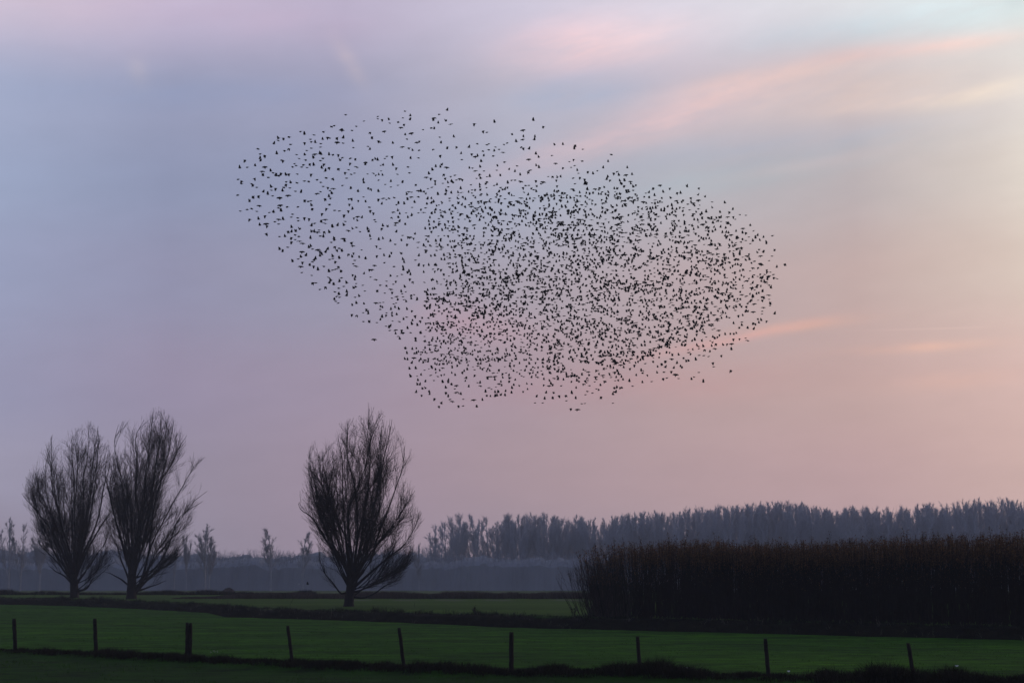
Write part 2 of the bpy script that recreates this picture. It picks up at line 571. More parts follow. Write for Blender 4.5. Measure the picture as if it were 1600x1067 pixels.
pasture = lmix(1.0, pasture, lramp(lnoise(1.0, (.7, 1.1, 1), 7, .8), [(.4, (.45, .5, .5)), (.58, (1.1, 1.1, 1.1))]), 'MULTIPLY')
streak = lramp(lnoise(.55, (.3, 1.2, 1), 7, .72, rot=-8), [(.52, (1, 1, 1)), (.62, (.42, .48, .5))])
pasture = lmix(1.0, pasture, streak, 'MULTIPLY')
far = lramp(lnoise(.06, (.3, 1, 1), 5, .6), [(.35, (.036, .085, .006)), (.65, (.060, .125, .010))])
bank = lramp(lnoise(1.3, (1, 1, 1), 6, .7), [(.35, (.004, .004, .002)), (.62, (.014, .013, .006)), (.75, (.035, .030, .016))])
verge = lramp(lnoise(.9, (.6, 1, 1), 6, .7), [(.35, (.006, .024, .001)), (.65, (.020, .078, .002))])
pale = lramp(lnoise(.3, (1, 1, 1), 4, .6), [(.35, (.09, .105, .07)), (.65, (.15, .15, .11))])
c = lmix(attr('far'), pasture, far)
c = lmix(attr('bank'), c, bank)
c = lmix(attr('verge'), c, verge)
c = lmix(attr('pale'), c, pale)
t.links.new(c, bs.inputs['Base Color'])
bp = t.nodes.new('ShaderNodeBump')
bp.inputs['Strength'].default_value = .6
bp.inputs['Distance'].default_value = .08
t.links.new(lnoise(5, (1, 1, 1), 6, .7), bp.inputs['Height'])
t.links.new(bp.outputs[0], bs.inputs['Normal'])
land = acc.build('ground', M_LAND)
tag(land, 'flat green pasture and field land with a ditch running across it', None, kind='structure')
o_ = (YY - EY).ravel(); f_ = (YY - FY).ravel(); x_ = XX.ravel(); y_ = YY.ravel()
def setattr_(name, vals):
    a = land.data.attributes.new(name, 'FLOAT', 'POINT')
    a.data.foreach_set('value', np.clip(vals, 0, 1).astype(np.float32))
setattr_('far', (o_ - 6) / 3)
jit = (vnoise(x_ * .5, y_ * .5, 9) - .5) * 5
setattr_('bank', np.where(o_ > -.3, 1, 0) * np.clip((9 + jit - o_) / 2.5, 0, 1))
setattr_('verge', np.clip((.9 - f_ + jit * .25) / .6, 0, 1))
# a pale strip of cut dry grass before the reeds
py_row = 937
PALE_Y = on_ground(750, 937.3, FAR_Z)[1]
setattr_('pale', np.where((o_ > 12), np.clip(1.6 - np.abs(y_ - PALE_Y - jit * .15) / 1.3, 0, .75), 0) * np.clip((x_ + 22) / 8, 0, 1)
         + np.where(y_ > on_ground(200, 926, FAR_Z)[1], .35, 0))

def far_ground(px, py):
    z = FAR_Z
    for _ in range(30):
        g = on_ground(px, py, z)
        z = .6 * z + .4 * float(land_z(g[0], g[1]))
    return g

def gz(x, y):
    return float(land_z(x, y))

acc = Acc()
wx = np.linspace(-90, 60, 121)
wy = edge_y(wx)
V = np.concatenate([np.stack([wx, wy + .3, np.full_like(wx, -.42)], 1), np.stack([wx, wy + 3.0, np.full_like(wx, -.42)], 1)])
i = np.arange(120)
acc.add(V, np.stack([i, i + 1, i + 122, i + 121], 1))
tag(acc.build('water', M_WATER), 'still dark water at the bottom of the ditch', None, kind='structure')

# ------------------------------------------------------------------ rough growth (nobody could count it)
def strip_points(n, x0, x1, yfun, spread, r):
    x = x0 + (x1 - x0) * r.random(n)
    y = yfun(x) + spread[0] + (spread[1] - spread[0]) * r.random(n)
    return x, y

# bank herbs
acc = Acc()
n = 15000
x, y = strip_points(n, -75, 45, edge_y, (2.2, 10.5), rng)
o = y - edge_y(x)
keep = rng.random(n) < np.interp(o, [2, 4.5, 7, 10.5], [.9, 1, .5, .15]) * (.3 + .9 * vnoise(x * .35, y * .4, 21))
x, y = x[keep], y[keep]
h = .07 + .75 * (vnoise(x * .5, y * .3, 22) * vnoise(x * 1.9, y * .9, 23)) ** 1.3 * (.4 + rng.random(len(x)))
tufts(acc, np.stack([x, y, land_z(x, y) - .02], 1), h, .022, 9, rng, lean=.55, spread=.13)
tag(acc.build('bank_vegetation', M_HERB, smooth=False), 'dark rough herbs and dead grass along the far bank of the ditch', None, kind='stuff')
# a few pale dead stalks in it
acc = Acc()
x, y = strip_points(260, -40, 30, edge_y, (3.0, 6.5), rng)
k = rng.random(260) < .35 + .65 * vnoise(x * .25, y * 0, 30)
x, y = x[k], y[k]
tufts(acc, np.stack([x, y, land_z(x, y)], 1), .22 + .25 * rng.random(len(x)), .012, 3, rng, lean=.7, spread=.08)
tag(acc.build('dead_stalks', M_PALE, smooth=False), 'thin pale dead stalks lying in the dark ditch bank', None, kind='stuff')

# tussocks under the fence
acc = Acc()
n = 13000
x, y = strip_points(n, -32, 26, fence_y, (-1.1, 1.1), rng)
lump = .6 * vnoise(x * .55, y * 0 + 3, 41) + .4 * vnoise(x * 1.9, y * .8, 43)
f = y - fence_y(x)
keep = rng.random(n) < (.25 + .75 * lump) * np.exp(-(f / .9) ** 2)
x, y, lump = x[keep], y[keep], lump[keep]
h = .06 + .62 * np.clip(lump - .28, 0, 1) ** 1.2 + .07 * rng.random(len(x))
for cx, hh, ww in ((-15, .12, 1.4), (-10.5, .14, 1.2), (-2.0, .26, 1.4), (1.2, .12, .5), (4.6, .22, 1.0), (9.6, .30, 1.0), (11.0, .22, .5), (12.6, .2, .4), (15.0, .24, .5)):
    h += hh * (.4 + 1.1 * vnoise(x * 2.6, y, 44)) * np.exp(-((x - cx) / ww) ** 2)
tufts(acc, np.stack([x, y, land_z(x, y) - .03], 1), h, .014, 14, rng, lean=.5, spread=.10)
tag(acc.build('tussock_grass', M_DRY, smooth=False), 'dark tussocky dead grass under the post fence', None, kind='stuff')

# grass tufts over the near pasture and the verge
acc = Acc()
n = 60000
x = rng.uniform(-60, 34, n); y = rng.uniform(50, 185, n) 
f = y - fence_y(x); o = y - edge_y(x)
inview = np.abs(x) < y * .29 + 2
k = (o < -.4) & inview & (rng.random(n) < (.15 + vnoise(x * .12, y * .5, 50) ** 2) * np.interp(y, [50, 90, 190], [1, .8, .35]))
x, y, f = x[k], y[k], f[k]
tufts(acc, np.stack([x, y, land_z(x, y) - .01], 1), np.where(f < 0, .10, .055) * (.5 + rng.random(len(x))), .014, 8, rng, lean=.8, spread=.16)
tag(acc.build('grass', M_TUFT, smooth=False), 'short green pasture grass with small raised tufts', None, kind='stuff')

# reeds across the far field
REED_Y = on_ground(750, 935.3, FAR_Z)[1]
acc = Acc()
n = 5200
x = rng.uniform(-34, 12, n); y = REED_Y + rng.uniform(0, 9, n)
prof = np.clip((x + 34) / 8, .25, 1) * (.75 + .5 * vnoise(x * .6, y * .1, 60))
tufts(acc, np.stack([x, y, land_z(x, y)], 1), .62 * prof, .03, 8, rng, lean=.22, spread=.14)
tag(acc.build('reeds', M_REED, smooth=False), 'low band of brownish reeds across the far field', None, kind='stuff')
acc = Acc()
n = 2600
x = rng.uniform(-92, -24, n); y = on_ground(150, 927.5, FAR_Z)[1] + rng.uniform(0, 6, n) + (x + 60) * -.1
hh = .25 + .75 * vnoise(x * .4, y * .1, 61) ** 2
tufts(acc, np.stack([x, y, land_z(x, y)], 1), hh, .04, 7, rng, lean=.3, spread=.25)
tag(acc.build('ditch_edge_scrub', M_HERB, smooth=False), 'low dark weeds along the field edge behind the twin trees', None, kind='stuff')

# ------------------------------------------------------------------ low far wood
def wood_band(name, label, x0, x1, y0, depth, top, step, r, mat=M_HAZED_SCRUB, twigs=6000):
    """a long low mass of bare scrub: lumpy body and a fringe of branches"""
    acc = Acc()
    xs = np.arange(x0, x1, step)
    us = np.linspace(0, 1, 13)
    X = np.broadcast_to(xs, (13, len(xs))).copy()
    A = math.pi * us[:, None]
    H = top(xs)[None] * (.76 + .18 * vnoise(xs * .22, xs * 0, 71) + .10 * (vnoise(xs * .9, xs * 0, 72) - .5))[None]
    Yc = y0 + depth * .5 - np.cos(A) * depth * .5
    Z = LOW_Z - .3 + H * np.sin(A) ** .2
    jx = (vnoise(X * 1.1, Z * 1.1, 73) - .5)
    Y = Yc + jx * .6 + (vnoise(X * 3.0, Z * 2.5, 74) - .5) * .3
    Z = Z + (vnoise(X * 1.4, Yc * 1.3, 75) - .5) * .7 * (np.sin(A) > .2)
    idx = np.arange(X.size).reshape(X.shape)
    acc.add(np.stack([X, Y, Z], -1).reshape(-1, 3), np.stack([idx[:-1, :-1], idx[:-1, 1:], idx[1:, 1:], idx[1:, :-1]], -1).reshape(-1, 4))
    body = acc
    acc = Acc()
    n = twigs
    x = r.uniform(x0, x1, n); y = y0 + r.uniform(-.5, depth * .8, n)
    hl = top(x) * (.14 + .16 * r.random(n)) * (.6 + .6 * vnoise(x * .3, x * 0, 76))
    z = LOW_Z + top(x) * r.uniform(.05, .80, n)
    P = grow(np.stack([x, y, z], 1), np.stack([r.normal(0, .35, n), r.normal(0, .3, n) - .1, np.ones(n)], 1), hl, 4, .6, .12, r)
    tubes(acc, P, taper(n, 5, .05, .015), 3)
    st, d, tt, pi = shoots(P, 3, .3, .95, 20, 55, r)
    P2 = grow(st, d, hl[pi] * .35 * (.5 + r.random(len(pi))), 3, .5, .12, r)
    tubes(acc, P2, taper(len(P2), 4, .025, .01), 3)
    root = empty(name, ((x0 + x1) / 2, y0, LOW_Z))
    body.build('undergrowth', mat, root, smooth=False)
    acc.build('branches', M_HAZED_BRUSH, root, smooth=False)
    return tag(root, label, None, kind='stuff')
LOW_Z = -2.2
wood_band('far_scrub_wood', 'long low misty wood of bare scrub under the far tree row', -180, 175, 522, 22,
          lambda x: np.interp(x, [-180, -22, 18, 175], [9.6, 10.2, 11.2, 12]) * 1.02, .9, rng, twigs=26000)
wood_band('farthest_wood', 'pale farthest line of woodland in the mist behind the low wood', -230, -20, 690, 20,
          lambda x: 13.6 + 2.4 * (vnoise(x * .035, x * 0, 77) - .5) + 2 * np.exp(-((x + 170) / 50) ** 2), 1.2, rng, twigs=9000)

# ------------------------------------------------------------------ the three big trees
def zoomed(ox, oy, k):
    return lambda p: (ox + p[0] / k, oy + p[1] / k)

def big_tree(name, label, dist, tf, trunk, trunk_r, limbs, outline, seed, extra=4, dens=1.0):
    r = np.random.default_rng(seed)
    bx, by = tf(trunk[0])
    base = at(bx, by, dist)
    root_loc = np.array([base[0], base[1], gz(base[0], base[1])])
    to3 = lambda p: at(*tf(p), dist)
    root = empty(name, root_loc)
    tag(root, label, 'tree', 'tall bare trees along the ditch')
    # outline by height
    ol = np.array([[to3((l, y))[0], to3((rr, y))[0], to3((l, y))[2]] for y, l, rr in outline])
    ol = ol[np.argsort(ol[:, 2])]
    def inside(P, m=1.0):
        xl = np.interp(P[:, 2], ol[:, 2], ol[:, 0]); xr = np.interp(P[:, 2], ol[:, 2], ol[:, 1])
        c, hw = (xl + xr) / 2, (xr - xl) / 2
        wob = .92 + .16 * vnoise(P[:, 0] * .8 + 50, P[:, 2] * .7 + 9, seed)
        q = ((P[:, 0] - c) / hw) ** 2 + ((P[:, 1] - base[1]) / np.maximum(hw * .95, .5)) ** 2
        return (q < (m * wob) ** 2) & (P[:, 2] < ol[-1, 2] + .3)
    H = ol[-1, 2] - root_loc[2]
    TW = .75 + .25 * dist / 190
    accT = Acc()
    tp = resample([to3(p) for p in trunk], 9)
    tp[0, 2] = root_loc[2] - .25
    tr = np.interp(np.linspace(0, 1, 9), [0, .12, .4, 1], [trunk_r * 1.35, trunk_r * 1.06, trunk_r, trunk_r * .85])
    # an uneven, fluted trunk
    sides = 14
    T_ = unit(np.gradient(tp, axis=0)); a, b = perps(T_)
    ang = np.arange(sides) * 2 * math.pi / sides
    flute = 1 + .10 * np.cos(3 * ang + 1)[None] + .07 * np.cos(5 * ang)[None] + r.normal(0, .03, (9, sides))
    Vt = tp[:, None] + (tr[:, None] * flute)[..., None] * (a[:, None] * np.cos(ang)[None, :, None] + b[:, None] * np.sin(ang)[None, :, None])
    ii = np.arange(9 * sides).reshape(9, sides); nx = np.roll(ii, -1, 1)
    accT.add(Vt.reshape(-1, 3), np.stack([ii[:-1], nx[:-1], nx[1:], ii[1:]], -1).reshape(-1, 4))
    # limbs laid by hand, with depth; then others that leave towards and away from the viewer
    P1 = []
    for q, L in enumerate(limbs):
        p = resample([to3(c) for c in L], 14)
        dy = r.uniform(-1, 1) * .16 * H
        s = np.linspace(0, 1, 14)
        p[:, 1] += dy * s ** 1.1
        P1.append(p)
    main = np.array(P1)
    for q in range(extra):
        a_ = main[r.integers(len(main))]; b_ = main[r.integers(len(main))]
        w = r.uniform(.25, .75)
        p = a_ * w + b_ * (1 - w)
        p[:, 1] = base[1] + np.linspace(0, 1, 14) ** .9 * r.choice([-1, 1]) * r.uniform(.12, .26) * H
        p[:, 2] = p[0, 2] + (p[:, 2] - p[0, 2]) * r.uniform(.75, .98)
        P1.append(p)
    fork = np.array(to3(trunk[-1]))
    for q in range(26):
        zt = root_loc[2] + H * (.12 + .86 * ((q * .618 + r.random() * .12) % 1.0) ** .8)
        xl = np.interp(zt, ol[:, 2], ol[:, 0]); xr = np.interp(zt, ol[:, 2], ol[:, 1])
        c, hw = (xl + xr) / 2, (xr - xl) / 2 * .93
        ph_ = q * 2.39996 + r.uniform(-.3, .3)
        tgt = np.array([c + math.cos(ph_) * hw, base[1] + math.sin(ph_) * hw * .95, zt])
        s_ = np.linspace(0, 1, 14)[:, None]
        st_ = fork + np.array([r.normal(0, .12), r.normal(0, .12), r.uniform(-1.3, .2) if zt > root_loc[2] + .4 * H else r.uniform(-2.2, -.8)])
        P1.append(np.concatenate([st_[:2] + (tgt[:2] - st_[:2]) * s_ ** .82, st_[2:] + (tgt[2] - st_[2]) * s_ ** 1.12], 1))
    P1 = np.array(P1)
    s = np.linspace(0, 1, 14)[None, :, None]
    ph = r.random((len(P1), 1, 3)) * 6.28
    P1 = P1 + np.sin(s * 14 + ph) * .006 * H * s * (1 - s * .5) * np.array([1, 1, .3])
    nm = len(limbs)
    r0 = np.where(np.arange(len(P1)) < nm, trunk_r * r.uniform(.25, .40, len(P1)), trunk_r * r.uniform(.13, .20, len(P1)))
    rad1 = taper(len(P1), 14, r0, .016, .62)
    tubes(accT, P1, rad1, 7)
    # second order: long boughs that lift towards the vertical
    st, d, tt, pi = shoots(P1, int(16 * dens), .14, .97, 12, 36, r)
    L2 = H * .16 * (1.15 - .7 * tt) * r.uniform(.3, 1.35, len(tt))
    P2 = grow(st, d, L2, 8, .38, .05, r)
    pl = np.linalg.norm(np.diff(P1, axis=1), axis=2).sum(1)
    ok = (inside(P2[:, -1], 1.02) | inside(P2[:, 5], .9)) & (r.random(len(P2)) < (pl / pl.max())[pi] * 1.0 + .15)
    P2, L2, tt = P2[ok], L2[ok], tt[ok]
    tubes(accT, P2, taper(len(P2), 9, .010 + .017 * r.random(len(P2)), .007), 4)
    # low drooping whiskers on the lower limbs
    accC = Acc()
    PA = np.concatenate([P2, P1[:, 5:]], 0)
    st, d, tt, pi = shoots(PA, int(9 * dens), .08, 1.0, 12, 38, r)
    L3 = H * .085 * r.uniform(.4, 1.3, len(tt))
    P3 = grow(st, d, L3, 5, .35, .06, r)
    pa = np.linalg.norm(np.diff(P2, axis=1), axis=2).sum(1)
    pa = np.concatenate([pa / np.percentile(pa, 80), np.ones(len(PA) - len(P2))])
    ok = inside(P3[:, -1], 1.05) & (r.random(len(P3)) < pa[pi])
    P3 = P3[ok]
    tubes(accC, P3, taper(len(P3), 6, TW * .0095, TW * .0055), 3)
    st, d, tt, pi = shoots(P3, int(5 * dens), .15, 1.0, 14, 40, r)
    L4 = H * .05 * r.uniform(.4, 1.4, len(tt))
    P4 = grow(st, d, L4, 3, .35, .08, r)
    P4 = P4[inside(P4[:, -1], 1.07)]
    tubes(accC, P4, taper(len(P4), 4, TW * .0066, TW * .0042), 3)
    accT.build('trunk', M_BARK, root)
    accC.build('crown', M_TWIG, root)
    # the last leaves hang at the shoot ends, thickest high in the crown
    tips = np.concatenate([P4[:, -1], P4[:, 1], P3[:, -1]])
    hz = (tips[:, 2] - root_loc[2]) / H
    k = r.random(len(tips)) < np.clip(.06 + (hz - .35) * .6, .05, .55)
    accL = Acc()
    leaves(accL, tips[k] + r.normal(0, .03, (k.sum(), 3)), .10, r)
    accL.build('leaves', M_LEAF, root, smooth=False)
    return root

tfL = zoomed(0, 620, 3.138)
big_tree('bare_tree', 'leftmost tall bare tree, a broad fan of branches over a short trunk', 195, tfL,
    [(365, 985), (364, 935), (362, 870)], .44,
    [[(360, 900), (320, 790), (285, 690), (230, 610), (180, 540), (150, 500), (135, 478)],
     [(362, 890), (345, 760), (310, 650), (290, 560), (260, 430), (255, 300), (262, 195)],
     [(365, 880), (355, 720), (345, 600), (350, 470), (340, 350), (325, 240), (320, 185)],
     [(370, 880), (385, 740), (400, 620), (410, 520), (405, 400), (420, 290), (430, 200), (425, 135)],
     [(375, 880), (400, 790), (450, 680), (490, 560), (510, 450), (535, 350), (540, 270)],
     [(378, 910), (440, 830), (490, 760), (530, 700), (550, 650)],
     [(380, 950), (430, 940), (470, 900), (505, 870)],
     [(355, 910), (290, 830), (230, 770), (175, 720), (150, 640)],
     [(355, 915), (310, 880), (250, 850), (215, 830)],
     [(362, 880), (300, 720), (240, 570), (205, 430), (195, 330), (225, 235)],
     [(368, 880), (370, 700), (365, 560), (380, 420), (375, 300), (360, 190)],
     [(372, 880), (410, 720), (440, 600), (460, 450), (470, 320), (480, 210), (470, 150)],
     [(360, 890), (330, 740), (270, 620), (220, 500), (170, 430), (150, 400)],
     [(372, 880), (430, 740), (480, 640), (530, 560), (548, 500)]],
    [(960, 330, 430), (930, 290, 470), (900, 245, 505), (800, 205, 560), (700, 150, 575), (600, 142, 560), (500, 122, 545), (400, 138, 550),
     (300, 185, 545), (240, 205, 530), (200, 240, 510), (170, 300, 492), (140, 395, 482), (122, 412, 455)], 101, dens=1.05)
big_tree('bare_tree', 'second tall bare tree from the left, with a long limb leaning right', 186, tfL,
    [(645, 988), (646, 920), (650, 840)], .46,
    [[(650, 860), (650, 700), (650, 600), (630, 480), (590, 350), (570, 220), (590, 140)],
     [(655, 840), (670, 680), (700, 560), (710, 400), (725, 280), (735, 150), (745, 85)],
     [(658, 840), (690, 680), (730, 540), (760, 400), (780, 260), (790, 150), (800, 78)],
     [(660, 965), (700, 880), (730, 760), (750, 620), (770, 500), (800, 380), (840, 260), (862, 115)],
     [(662, 960), (705, 880), (740, 740), (790, 640), (850, 520), (910, 430), (960, 345), (1008, 298)],
     [(665, 955), (760, 790), (820, 720), (880, 660), (945, 600)],
     [(662, 960), (760, 860), (830, 820), (880, 775)],
     [(642, 920), (600, 830), (570, 760), (530, 680), (510, 620)],
     [(645, 880), (610, 740), (580, 620), (550, 500), (532, 380), (548, 290)],
     [(650, 870), (620, 650), (600, 520), (580, 420), (552, 330)],
     [(653, 870), (680, 620), (660, 450), (660, 300), (655, 190), (688, 105)],
     [(660, 870), (720, 640), (750, 460), (830, 330), (870, 240), (898, 180)],
     [(662, 940), (800, 780), (860, 600), (930, 540), (972, 505)],
     [(640, 930), (580, 880), (528, 855)],
     [(662, 955), (740, 925), (790, 900)]],
    [(970, 600, 690), (930, 560, 790), (900, 520, 820), (800, 500, 870), (700, 492, 930), (600, 500, 955), (500, 520, 975), (400, 530, 985), (330, 540, 1008),
     (290, 548, 990), (262, 552, 905), (200, 560, 908), (120, 605, 890), (90, 690, 840), (66, 735, 808)], 202, dens=1.05)
tfM = zoomed(440, 620, 3.138)
big_tree('bare_tree', 'lone tall bare tree right of the pair, its lowest limb sweeping to the right', 147, tfM,
    [(330, 1026), (336, 965), (345, 890)], .37,
    [[(338, 910), (322, 780), (305, 640), (298, 500), (292, 330), (275, 240), (270, 185)],
     [(340, 900), (300, 800), (250, 720), (200, 600), (165, 440), (140, 330), (150, 240)],
     [(345, 900), (345, 780), (330, 640), (335, 520), (380, 430), (420, 330), (440, 200), (482, 85)],
     [(350, 890), (365, 760), (385, 640), (415, 520), (430, 400), (440, 290), (420, 180), (432, 60)],
     [(355, 890), (410, 800), (430, 680), (475, 560), (480, 430), (500, 300), (520, 200), (535, 105)],
     [(358, 905), (440, 800), (470, 680), (520, 560), (560, 450), (590, 340), (605, 240)],
     [(358, 930), (450, 850), (520, 790), (600, 730), (650, 650), (688, 575)],
     [(345, 978), (400, 985), (450, 965), (500, 930), (560, 900), (600, 845)],
     [(335, 950), (290, 962), (240, 900), (200, 850), (178, 780)],
     [(338, 890), (280, 780), (220, 700), (160, 600), (110, 560), (92, 525)],
     [(345, 890), (320, 700), (270, 600), (225, 480), (180, 400), (130, 350)],
     [(350, 880), (370, 700), (370, 560), (360, 430), (320, 300), (320, 200), (325, 125)],
     [(355, 890), (420, 780), (500, 680), (560, 600), (610, 520), (645, 455)],
     [(352, 880), (400, 640), (410, 480), (470, 380), (480, 250), (480, 150)],
     [(355, 900), (440, 760), (530, 660), (590, 600)]],
    [(1000, 320, 380), (985, 290, 470), (960, 250, 540), (900, 215, 590), (840, 185, 635), (780, 165, 640), (700, 150, 660), (640, 145, 690), (570, 90, 700), (520, 92, 650), (450, 100, 655),
     (400, 118, 645), (340, 118, 625), (240, 135, 628), (210, 150, 600), (180, 215, 565), (120, 290, 548), (85, 385, 548), (60, 405, 500), (50, 420, 470)], 303, extra=4, dens=1.05)

# ------------------------------------------------------------------ far poplars: eight kinds built once, then copied
def poplar_mesh(seed, narrow=.0, H=12.0):
    r = np.random.default_rng(seed)
    acc = Acc()
    tr = grow(np.zeros((1, 3)), np.array([[r.normal(0, .03), 0, 1.]]), np.array([H * .94]), 12, .1, .02, r)
    tubes(acc, tr, taper(1, 13, .16, .02), 6)
    nst = 1
    allp = [tr]
    for q in range(r.integers(1, 4)):                      # some have two or three leaders
        st, d, tt, _ = shoots(tr, 1, .15, .4, 12, 22, r)
        p = grow(st, d, np.array([H * .62]) * r.uniform(.75, 1.05), 12, .45, .03, r)
        tubes(acc, p, taper(1, 13, .09, .02), 5)
        allp.append(p)
    A = np.concatenate(allp)
    st, d, tt, pi = shoots(A, 19, .2, .98, 12 - narrow, 34 - narrow * 2, r)
    L = H * (.27 - narrow * .005) * (1.12 - .85 * tt) * r.uniform(.5, 1.25, len(tt))
    P = grow(st, d, L, 6, .28, .045, r)
    tubes(acc, P, taper(len(P), 7, .035, .012), 3)
    st, d, tt, pi = shoots(P, 12, .1, 1, 12, 36, r)
    P2 = grow(st, d, L[pi] * .33 * r.uniform(.5, 1.3, len(pi)), 3, .2, .06, r)
    tubes(acc, P2, taper(len(P2), 4, .014, .008), 3)
    st, d, tt, pi = shoots(P2, 4, .2, 1, 12, 38, r)
    P3 = grow(st, d, H * .03 * r.uniform(.5, 1.3, len(pi)), 2, .3, .1, r)
    tubes(acc, P3, taper(len(P3), 3, .010, .007), 3)
    zt = max(v[:, 2].max() for v in acc.v)
    return acc.mesh('poplar', M_HAZED_BARK), zt
POPS = [poplar_mesh(900 + i, narrow=(0, 2, 4, 1, 3, 0, 2, 5)[i]) for i in range(8)]

G1 = ''
def far_tree(px, top, dist, kind, label, group=None, sx=1.0, name='poplar_tree'):
    me, zt = POPS[kind]
    p = at(px, 900, dist)
    h = at(px, top, dist)[2] - gz(p[0], dist)
    o = D.objects.new(name, me)
    COL.objects.link(o)
    o.location = (p[0], dist, gz(p[0], dist) - .1)
    s = h / zt
    o.scale = (s * sx, s * sx, s)
    o.rotation_euler = (0, 0, random.uniform(0, 6.28))
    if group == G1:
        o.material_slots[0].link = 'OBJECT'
        o.material_slots[0].material = M_HAZED_LONE
    tag(o, label, 'tree', group)
    return o

G1 = 'single bare trees standing before the low wood on the left'
far_tree(13, 806, 470, 0, 'leftmost thin misty tree before the low wood, at the edge of the photo', G1, 1.1)
far_tree(32, 814, 475, 1, 'second thin misty tree from the left edge, before the low wood', G1, 1.15)
far_tree(62, 836, 470, 2, 'small misty tree seen through the left side of the leftmost big tree', G1, 1.1)
far_tree(273, 846, 470, 1, 'thin misty tree seen just behind the right side of the second big tree', G1, .7)
far_tree(291, 832, 465, 2, 'slender misty tree just right of the second big tree', G1, .6)
far_tree(321, 816, 465, 0, 'tallest misty tree in the gap between the pair and the lone tree', G1, 1.25)
far_tree(327, 832, 472, 7, 'shorter misty tree right beside the tallest one in the gap', G1, 1.2)
far_tree(423, 822, 512, 3, 'round-topped misty tree in the middle of the gap, rising over the low wood', G1, 1.35)
far_tree(473, 828, 514, 3, 'misty tree just left of the lone big tree, rising over the low wood', G1, 1.4)
far_tree(655, 846, 514, 6, 'small misty tree at the right foot of the lone big tree', G1, 1.1)

TOPX = [660, 685, 700, 730, 760, 800, 850, 900, 950, 965, 1000, 1060, 1100, 1150, 1200, 1250, 1300, 1340, 1380, 1450, 1530, 1600, 1800]
TOPY = [832, 812, 803, 801, 806, 801, 798, 805, 809, 803, 798, 793, 789, 783, 782, 781, 793, 789, 791, 785, 778, 773, 765]
G2 = 'bare poplars of the long misty row'
def stretch(px):
    for lim, w in ((900, 'between its open left end and the thicket'), (965, 'over the left end of the thicket'), (1080, 'over the thicket just right of its left end'),
                   (1200, 'where its top first rises highest above the thicket'), (1290, 'at its first high crest'), (1380, 'in the low dip right of the crest'),
                   (1480, 'right of the low dip'), (1560, 'near its right end in the photo')):
        if px < lim: return w
    return 'at the right edge of the photo'
px = 672.0
n_front = 0
while px < 1680:
    top = np.interp(px, TOPX, TOPY) + random.uniform(-3, 9)
    k = random.choice((0, 1, 3, 5, 6)) if px < 812 else random.randrange(8)
    if px < 680: lab = 'leftmost and shortest poplar of the long misty row'
    elif px < 812:
        lab = ['second', 'third', 'fourth', 'fifth', 'sixth', 'seventh', 'eighth', 'ninth', 'tenth', 'eleventh', 'twelfth', 'thirteenth', 'fourteenth', 'fifteenth', 'sixteenth', 'seventeenth', 'eighteenth', 'nineteenth'][n_front - 1] + ' poplar from the open left end of the long misty row'
    else: lab = 'front-rank misty poplar, ' + stretch(px)
    far_tree(px, top, random.uniform(560, 580), k, lab, G2, random.uniform(.85, 1.15) * (1.25 if px < 812 else 1))
    n_front += 1
    px += random.uniform(6, 9) if px > 812 else random.uniform(8.5, 11)
px = 800.0
while px < 1680:
    top = np.interp(px, TOPX, TOPY) + random.uniform(-3, 9)
    k = random.randrange(8)
    lab = 'rear-rank misty poplar, ' + stretch(px)
    far_tree(px, top, random.uniform(592, 622), k, lab, G2, random.uniform(.85, 1.15))
    px += random.uniform(6, 9)

# ------------------------------------------------------------------ brown willow thicket on the right
def willow_stems(x, y, h, r, lean=None):
    n = len(x)
    d = np.stack([r.normal(0, .055, n), r.normal(0, .05, n), np.ones(n)], 1)
    if lean is not None: d[:, :2] += lean
    P = grow(np.stack([x, y, land_z(x, y) - .05], 1), d, h, 8, .16, .028, r)
    return P
def thicket_top(x):
    # x in metres at the thicket's front (about 100 m away)
    pxs = 800 + x * F / 100
    return np.interp(pxs, [895, 915, 940, 965, 1000, 1100, 1250, 1300, 1480, 1600, 1800], [905, 868, 853, 843, 842, 843, 845, 845, 838, 836, 832])
def thicket(acc_s, acc_l, x, y, r, lean=None, twig=7, leafn=26):
    dist = y
    topz = CAM_Z + (HORIZON - thicket_top(x)) / F * 100
    h = np.clip((topz - .45), .8, 9) * (.74 + .24 * r.random(len(x)) + .10 * vnoise(x * 1.3, y * .6, 91))
    tall = r.random(len(x)) < .07
    h = np.where(tall, h * r.uniform(1.03, 1.13, len(x)), h)
    P = willow_stems(x, y, h, r, lean)
    tubes(acc_s, P, taper(len(P), 9, .013 + .012 * r.random(len(P)), .004), 4)
    st, d, tt, pi = shoots(P, twig, .2, .95, 12, 32, r)
    L = h[pi] * .22 * (1.1 - .6 * tt) * r.uniform(.5, 1.3, len(pi))
    P2 = grow(st, d, L, 4, .25, .06, r)
    ok = P2[:, -1, 2] < (P[:, -1, 2][pi] + .1)
    P2 = P2[ok]
    tubes(acc_s, P2, taper(len(P2), 5, .006, .003), 3)
    # leaves along the top fifth
    st, d, tt, pi = shoots(P, leafn, .80, 1.0, 20, 80, r, bias=.8)
    C = st + r.normal(0, .05, st.shape)
    z1 = P2[:, -1]; m = z1[:, 2] > (land_z(z1[:, 0], z1[:, 1]) + .74 * (topz[0] - .45))
    leaves(acc_l, np.concatenate([C, z1[m], P2[:, 3][m] + r.normal(0, .03, (m.sum(), 3))]), .10, r)
    st, d, tt, pi = shoots(P, 4, .45, .85, 20, 80, r, bias=.6)
    leaves(acc_l, st + r.normal(0, .05, st.shape), .07, r)
XB0 = at(944, 900, 100)[0]
acs, acl = Acc(), Acc()
n = 6800
x = rng.uniform(XB0, XB0 + 33, n)
front = edge_y(x) + 9.0
y = front + rng.uniform(0, 11, n)
